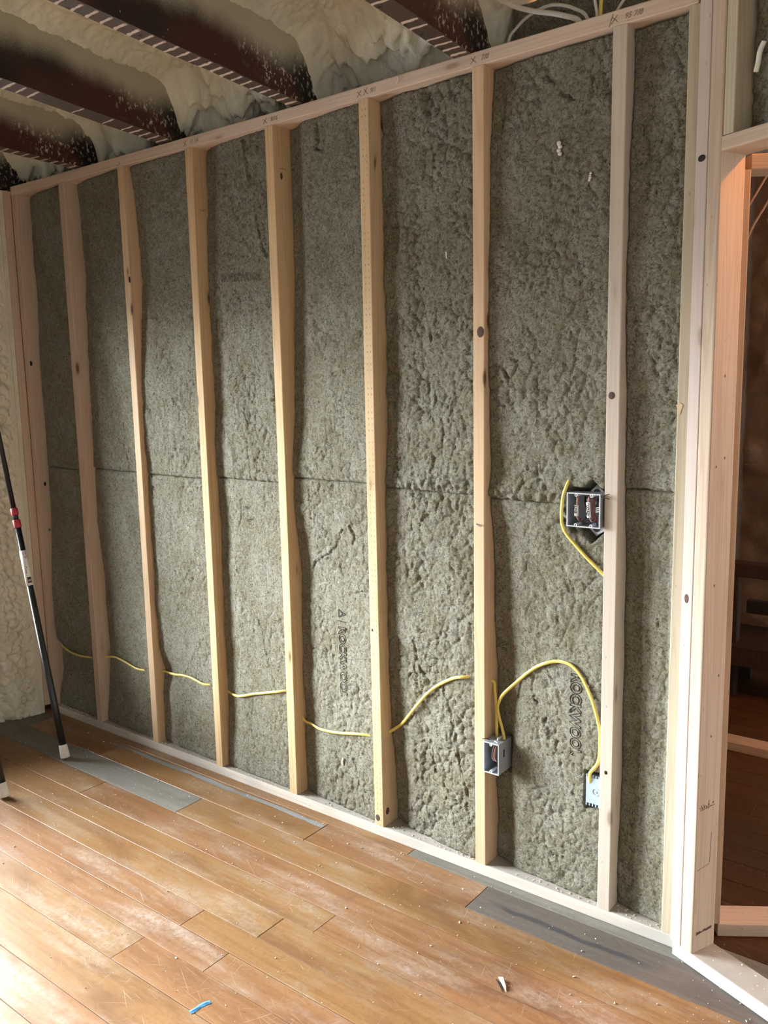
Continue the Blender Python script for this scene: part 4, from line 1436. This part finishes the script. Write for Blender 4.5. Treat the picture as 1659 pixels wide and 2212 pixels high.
# -- single gang box on the golden stud
B3 = empty('outlet_box', (2.5065, 0, .41), 'small grey single gang box beside the golden stud', 'electrical box')
bx, bz = (-.0272, .0268), (-.0495, .0500)
bm = bmesh.new(); open_box(bm, bx[0] + .0005, bx[1] - .0005, -.0125, .066, bz[0] + .0005, bz[1] - .0005, .0024)
link('box_shell', bm_done(bm, 'box_shell'), M['grey_box'], B3)
bm = bmesh.new(); t = .0028
bm_box(bm, bx[0], bx[0] + t, -.0150, -.0125, bz[0], bz[1]); bm_box(bm, bx[1] - t, bx[1], -.0150, -.0125, bz[0], bz[1])
bm_box(bm, bx[0] + t, bx[1] - t, -.0150, -.0125, bz[0], bz[0] + t); bm_box(bm, bx[0] + t, bx[1] - t, -.0150, -.0125, bz[1] - t, bz[1])
link('box_rim', bm_done(bm, 'box_rim'), M['grey_rim'], B3)
for sz_ in (.0435, -.043):
    bm = bmesh.new(); ring_bm(bm, -.001, -.0145, .02, sz_, .0046, .0021)
    link('screw_boss', bm_done(bm, 'screw_boss'), M['grey_rim'], B3)
for q, (m, dx) in enumerate((('wire_white', -.003), ('wire_red', .0005), ('wire_white', .004), ('wire_black', .010), ('wire_black', .013), ('wire_copper', .008))):
    tube('wire', [(dx, .05, .040), (dx - .001, .02, .036), (dx - .003, .005, .018), (dx - .003, .002, -.004), (dx + .004, .008, -.016), (dx + .006, .03, -.012)], .0015, M[m], parent=B3, ns=7, smooth=5)
for (x, z, ln) in ((-.014, .052, -.018), (.004, .0515, .02)):
    tube('tie_end', [(x, .0, z), (x + .3 * ln, -.006, z + .004), (x + ln, -.014, z + .003)], .0014, M['black'] if ln < 0 else M['white_rubber'], parent=B3, ns=6, smooth=4)
bm = bmesh.new(); bm_box(bm, .0, .003, .0, .03, .0, .008); link('cable_clamp', bm_done(bm, 'cable_clamp'), M['grey_rim'], B3).location = (.006, .012, .0503)
bm = bmesh.new(); bm_box(bm, .0, .0009, -.003, .003, -.012, .012); link('side_slot', bm_done(bm, 'side_slot'), M['ink'], B3).location = (.0266, .018, .012)

# -- pale blue box facing the other side, left of the whitish stud
B4 = empty('outlet_box', (2.826, .01, .382), 'pale blue electrical box seen from behind, half hidden by the whitish stud', 'electrical box')
bm = bmesh.new()
bm_box(bm, -.022, .0265, .008, .07, -.040, .040)
bmesh.ops.bevel(bm, geom=bm.edges[:], offset=.0015, segments=1, affect='EDGES')
link('box_shell', bm_done(bm, 'box_shell'), M['blue_box'], B4)
for s_ in (1, -1):
    for k in range(5):
        bm = bmesh.new(); bm_box(bm, -.0015, .0015, .008, .012, 0, .0075)
        k_ = link('slot_rib', bm_done(bm, 'slot_rib'), M['blue_box'], B4)
        k_.location = (-.0205 + k * .0095, 0, .0398 if s_ > 0 else -.0472)
bm = bmesh.new(); ring_bm(bm, .008, .0065, .009, 0, .012, .009, 20); link('boss_ring', bm_done(bm, 'boss_ring'), M['blue_box'], B4)
bm = bmesh.new(); ring_bm(bm, .008, .0060, .009, 0, .0035, .0014, 12); link('boss_screw', bm_done(bm, 'boss_screw'), M['grey_rim'], B4)

# ================================================================== DUST BARRIER POLES
def pole(foot, topp, label, full):
    f = Vector(foot); tp = Vector(topp)
    d = tp - f; L = d.length; d.normalize()
    o = empty('extension_pole', foot, label, 'pole')
    q = d.to_track_quat('Z', 'Y')
    # rings: (distance along, radius, material key) pieces
    def piece(name, prof, mat, parent=o):
        ns = 24
        V = []; F = []
        for (t_, r_) in prof:
            for i in range(ns):
                a = 2 * math.pi * i / ns
                V.append((math.cos(a) * r_, math.sin(a) * r_, t_))
        for k in range(len(prof) - 1):
            for i in range(ns):
                j = (i + 1) % ns
                F.append((k * ns + i, k * ns + j, (k + 1) * ns + j, (k + 1) * ns + i))
        F.append(tuple(range(ns - 1, -1, -1))); F.append(tuple((len(prof) - 1) * ns + i for i in range(ns)))
        me = mesh_np(name, V, F)
        me.transform(q.to_matrix().to_4x4())
        return link(name, me, mat, parent)
    piece('rubber_foot', [(.004, .0185), (.010, .0200), (.058, .0168), (.060, .0155)], M['white_rubber'])
    t1, t2 = .412 * L, .428 * L
    piece('lower_tube', [(.058, .0142), (.25, .0140), (t1 - .004, .0128)], M['black_tube'])
    piece('clamp_collar', [(t1 - .020, .0145), (t1 - .016, .0160), (t1 + .012, .0160), (t1 + .015, .0145)], M['red'])
    piece('middle_tube', [(t1 + .013, .0112), (t2 + .01, .0112)], M['black_tube'])
    piece('clamp_collar', [(t2 - .006, .0138), (t2 - .003, .0152), (t2 + .022, .0152), (t2 + .025, .0138)], M['red'])
    piece('upper_tube', [(t2 + .024, .0100), (L - .06, .0098)], M['black_tube'])
    piece('top_head', [(L - .062, .012), (L - .05, .016), (L - .012, .016), (L - .006, .012)], M['black'])
    if full:
        a, b = .303 * L, .364 * L
        lab_ = piece('label_wrap', [(a, .0139), (a, .0141), (b, .0141), (b, .0139)], M['white_label'])
        # lettering wrapped on the label, reading down the pole
        toc = (cam.location - (f + d * ((a + b) / 2)))
        loc = q.inverted() @ toc
        az0 = math.atan2(loc.y, loc.x)
        for body, s0, m, wid, sx_ in (('ZIP', .006, 'red_ink', .0135, 1.0), ('WALL', .046, 'ink', .0135, 1.0), ('10', .119, 'white_label', .011, .9)):
            me = text_mesh(body, wid * 1.45, extrude=.0, bold=.0003)
            n = len(me.vertices)
            co = np.zeros(n * 3); me.vertices.foreach_get('co', co); co = co.reshape(-1, 3)
            rad = .01425 if m != 'white_label' else .01445
            th = az0 + .30 + (co[:, 1] - wid * .5) / rad
            zz = b - s0 - co[:, 0] * sx_ * 1.0
            V = np.stack([np.cos(th) * rad, np.sin(th) * rad, zz], -1)
            me.vertices.foreach_set('co', V.ravel()); me.update(); me.transform(q.to_matrix().to_4x4()); me.materials.clear()
            link('label_text', me, M[m], lab_)
        # black field behind the number
        V = []; F = []
        for k in range(9):
            th = az0 + .30 + (-.0085 + .017 * k / 8) / .0143
            for zz in (b - .115, b - .140):
                V.append((math.cos(th) * .0143, math.sin(th) * .0143, zz))
        for k in range(8):
            F.append((2 * k, 2 * k + 1, 2 * k + 3, 2 * k + 2))
        me = mesh_np('label_field', V, F); me.transform(q.to_matrix().to_4x4())
        link('label_field', me, M['ink'], lab_)
    return o


pole((.577, -.2816, .004), (.012, -.2816, 2.42), 'black telescopic pole with red collars and a white label, leaning into the corner', True)
pole((.704, -.6204, .004), (.012, -.64, 2.42), 'second black pole at the left edge, only its white foot showing', False)

# ================================================================== SMALL THINGS ON THE FLOOR
bm = bmesh.new()
P = [(2.185, -.952), (2.189, -.935), (2.188, -.92), (2.193, -.905), (2.1985, -.896)]
vs = []
for k, (x, y) in enumerate(P):
    w_ = .0065 + .001 * math.sin(k * 3)
    vs.append([bm.verts.new((x - w_, y + .002, .0014)), bm.verts.new((x, y, .0042 if k % 2 else .0025)), bm.verts.new((x + w_, y - .002, .0014))])
for k in range(len(P) - 1):
    for i in range(2):
        bm.faces.new((vs[k][i], vs[k][i + 1], vs[k + 1][i + 1], vs[k + 1][i]))
bmesh.ops.recalc_face_normals(bm, faces=bm.faces[:])
for f in bm.faces:
    if f.normal.z < 0: f.normal_flip()
me = bm_done(bm, 'tape_scrap'); rebase(me, (2.19, -.92, .0))
o = link('tape_scrap', me, M['tape']); o.location = (2.19, -.92, 0)
so = o.modifiers.new('thickness', 'SOLIDIFY'); so.thickness = .0006
tag(o, 'scrap of blue masking tape on the floorboards', 'tape')


def crumbs(name, spots, label, cat='debris', sc=1.0):
    bm = bmesh.new()
    r_ = random.Random(len(spots) * 7 + 1)
    for (x, y, z, s) in spots:
        s *= sc
        m_ = Matrix.Translation((x, y, z + s * .35)) @ Matrix.Rotation(r_.uniform(0, 6), 4, 'Z') @ Matrix.Rotation(r_.uniform(-.5, .5), 4, 'X') @ Matrix.Diagonal((s * r_.uniform(.6, 1.5), s * r_.uniform(.4, .9), s * r_.uniform(.35, .7), 1))
        g = bmesh.ops.create_icosphere(bm, subdivisions=1, radius=1, matrix=m_)
        for v_ in g['verts']:
            v_.co += Vector((r_.uniform(-1, 1), r_.uniform(-1, 1), r_.uniform(-1, 1))) * s * .15
    me = bm_done(bm, name)
    org = Vector(spots[0][:3]); rebase(me, org)
    o = link(name, me, M['crumb']); o.location = org
    return tag(o, label, cat, kind='stuff')


rc = random.Random(77)
sp_ = []
for k in range(520):
    x = rc.uniform(.2, 3.4); y = -.02 - abs(rc.gauss(0, .55))
    if y < -1.6: continue
    sp_.append((x, y, .0005, rc.choice([.0011, .0014, .0018, .0024, .0034 if rc.random() < .3 else .0016])))
crumbs('foam_crumbs', sp_, 'white foam crumbs scattered over the floorboards')
sp_ = []
for k in range(260):
    i = rc.randrange(8)
    xl, xr = bay(i)
    x = rc.uniform(xl + .005, xr - .01)
    lim = max(.012, float(batt_macro(i, np.array([x]), np.array([.06]))[0]) - .006)
    sp_.append((x, rc.uniform(.004, lim), T + .0003, rc.choice([.0012, .0016, .002, .003])))
for k in range(50):
    sp_.append((SX[0] + W + rc.uniform(.0, .25), rc.uniform(.006, .03), T + .0003, rc.uniform(.002, .005)))
for k in range(25):
    a_ = rc.uniform(.08, .5)
    p_ = ang(a_, rc.uniform(.012, .075), T + .0004); sp_.append((p_.x, p_.y, p_.z, rc.choice([.0012, .002, .003])))
crumbs('plaster_crumbs', sp_, 'foam and wool crumbs lying on the bottom plate')
# bigger clots caught on the wool
for (i, x, z, s, lab) in ((6, 2.70, 2.165, .010, 'white foam clot stuck to the upper batt above the two gang box'), (5, 2.335, 1.93, .005, 'small white fleck on the lumpy upper batt'), (4, 1.868, .215, .007, 'white foam drop on the batt with the whole printed word'), (6, 2.79, 2.08, .006, 'white fleck at the upper left of the whitish stud')):
    bm = bmesh.new()
    r_ = random.Random(int(x * 1000))
    for k in range(4):
        m_ = Matrix.Translation((r_.uniform(-.3, .3) * s, -s * .2, (k - 1.5) * s * .9)) @ Matrix.Diagonal((s * r_.uniform(.4, .7), s * .4, s * r_.uniform(.45, .8), 1))
        bmesh.ops.create_icosphere(bm, subdivisions=2, radius=1, matrix=m_)
    o = link('foam_clot', bm_done(bm, 'foam_clot'), M['crumb']); o.location = (x, surf(i, x, z), z)
    tag(o, lab, 'debris')
# strip of torn foil hanging on the batt above the door
tg = tube('foam_clot', [tuple(ang(.135, .034, 2.29)), tuple(ang(.128, .030, 2.27)), tuple(ang(.124, .031, 2.25)), tuple(ang(.119, .031, 2.23))], .003, M['crumb'], ry=.006)
tag(tg, 'white shred hanging on the batt above the doorway', 'debris')
# curl of foam on the top plate's face
o = tube('foam_clot', [(2.186, -.004, 2.452), (2.190, -.005, 2.444), (2.186, -.005, 2.437), (2.180, -.004, 2.433)], .0022, M['crumb'], ns=7)
tag(o, 'tiny curl of white foam on the front of the top plate', 'debris')

# ================================================================== THE ROOM BEYOND
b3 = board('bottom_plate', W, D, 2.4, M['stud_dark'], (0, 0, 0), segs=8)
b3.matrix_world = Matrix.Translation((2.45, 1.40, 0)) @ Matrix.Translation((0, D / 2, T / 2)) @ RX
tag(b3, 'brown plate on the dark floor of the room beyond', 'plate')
WBn = empty('workbench', (3.05, 2.05, 0), 'dark wooden bench frame in the room beyond the doorway', 'bench')
box('top_rail', -.55, .55, 0, .09, .60, .665, M['bench'], WBn, .004)
box('shelf', -.55, .55, -.06, .35, .175, .275, M['bench'], WBn, .004)
for (x, y) in ((-.42, .0), (.42, .0), (-.42, .29), (.42, .29)):
    box('leg', x - .035, x + .035, y, y + .06, 0, .60 if y == 0 else .176, M['bench'], WBn, .004)
box('back_rail', -.42, .42, .29, .33, .35, .42, M['bench'], WBn, .004)
for nm, P, lab in (('hanging_cable', [(3.06, 1.0, 2.35), (2.99, 1.0, 2.24), (2.93, 1.0, 2.14), (2.90, 1.0, 2.09)], 'straight slanting cable near the top of the doorway'),
                   ('hanging_cable', [(3.10, 1.0, 2.30), (3.02, 1.0, 2.19), (2.972, 1.0, 2.115), (2.935, 1.0, 2.05), (2.905, 1.0, 1.97), (2.88, 1.0, 1.88)], 'slack thin cable hanging in the room beyond')):
    tag(tube(nm, P, .004, M['old_cable'], ns=7), lab, 'cable')
lamp = empty('work_lamp', (3.70, .42, 2.62), 'warm bare bulb lamp hanging in the room beyond the doorway', 'lamp')
bm = bmesh.new(); bmesh.ops.create_uvsphere(bm, u_segments=16, v_segments=10, radius=.03)
eb = NT('warm_bulb'); eb.b.inputs['Emission Color'].default_value = (1, .5, .2, 1); eb.b.inputs['Emission Strength'].default_value = 4
eb.p(color=(1, .8, .6))
blb = link('bulb', bm_done(bm, 'bulb'), eb.m, lamp); blb.visible_shadow = True
box('lamp_cord', -.003, .003, -.003, .003, .045, .16, M['black'], lamp)
bm = bmesh.new(); bmesh.ops.create_cone(bm, cap_ends=True, segments=16, radius1=.016, radius2=.014, depth=.04)
link('lamp_socket', bm_done(bm, 'lamp_socket'), M['black'], lamp).location = (0, 0, .045)
ld = bpy.data.lights.new('bulb_light', 'POINT'); ld.energy = BULB; ld.color = (1.0, .34, .08); ld.shadow_soft_size = .035
lo = bpy.data.objects.new('bulb_light', ld); COL.objects.link(lo); lo.location = (3.70, .42, 2.62 - .075)
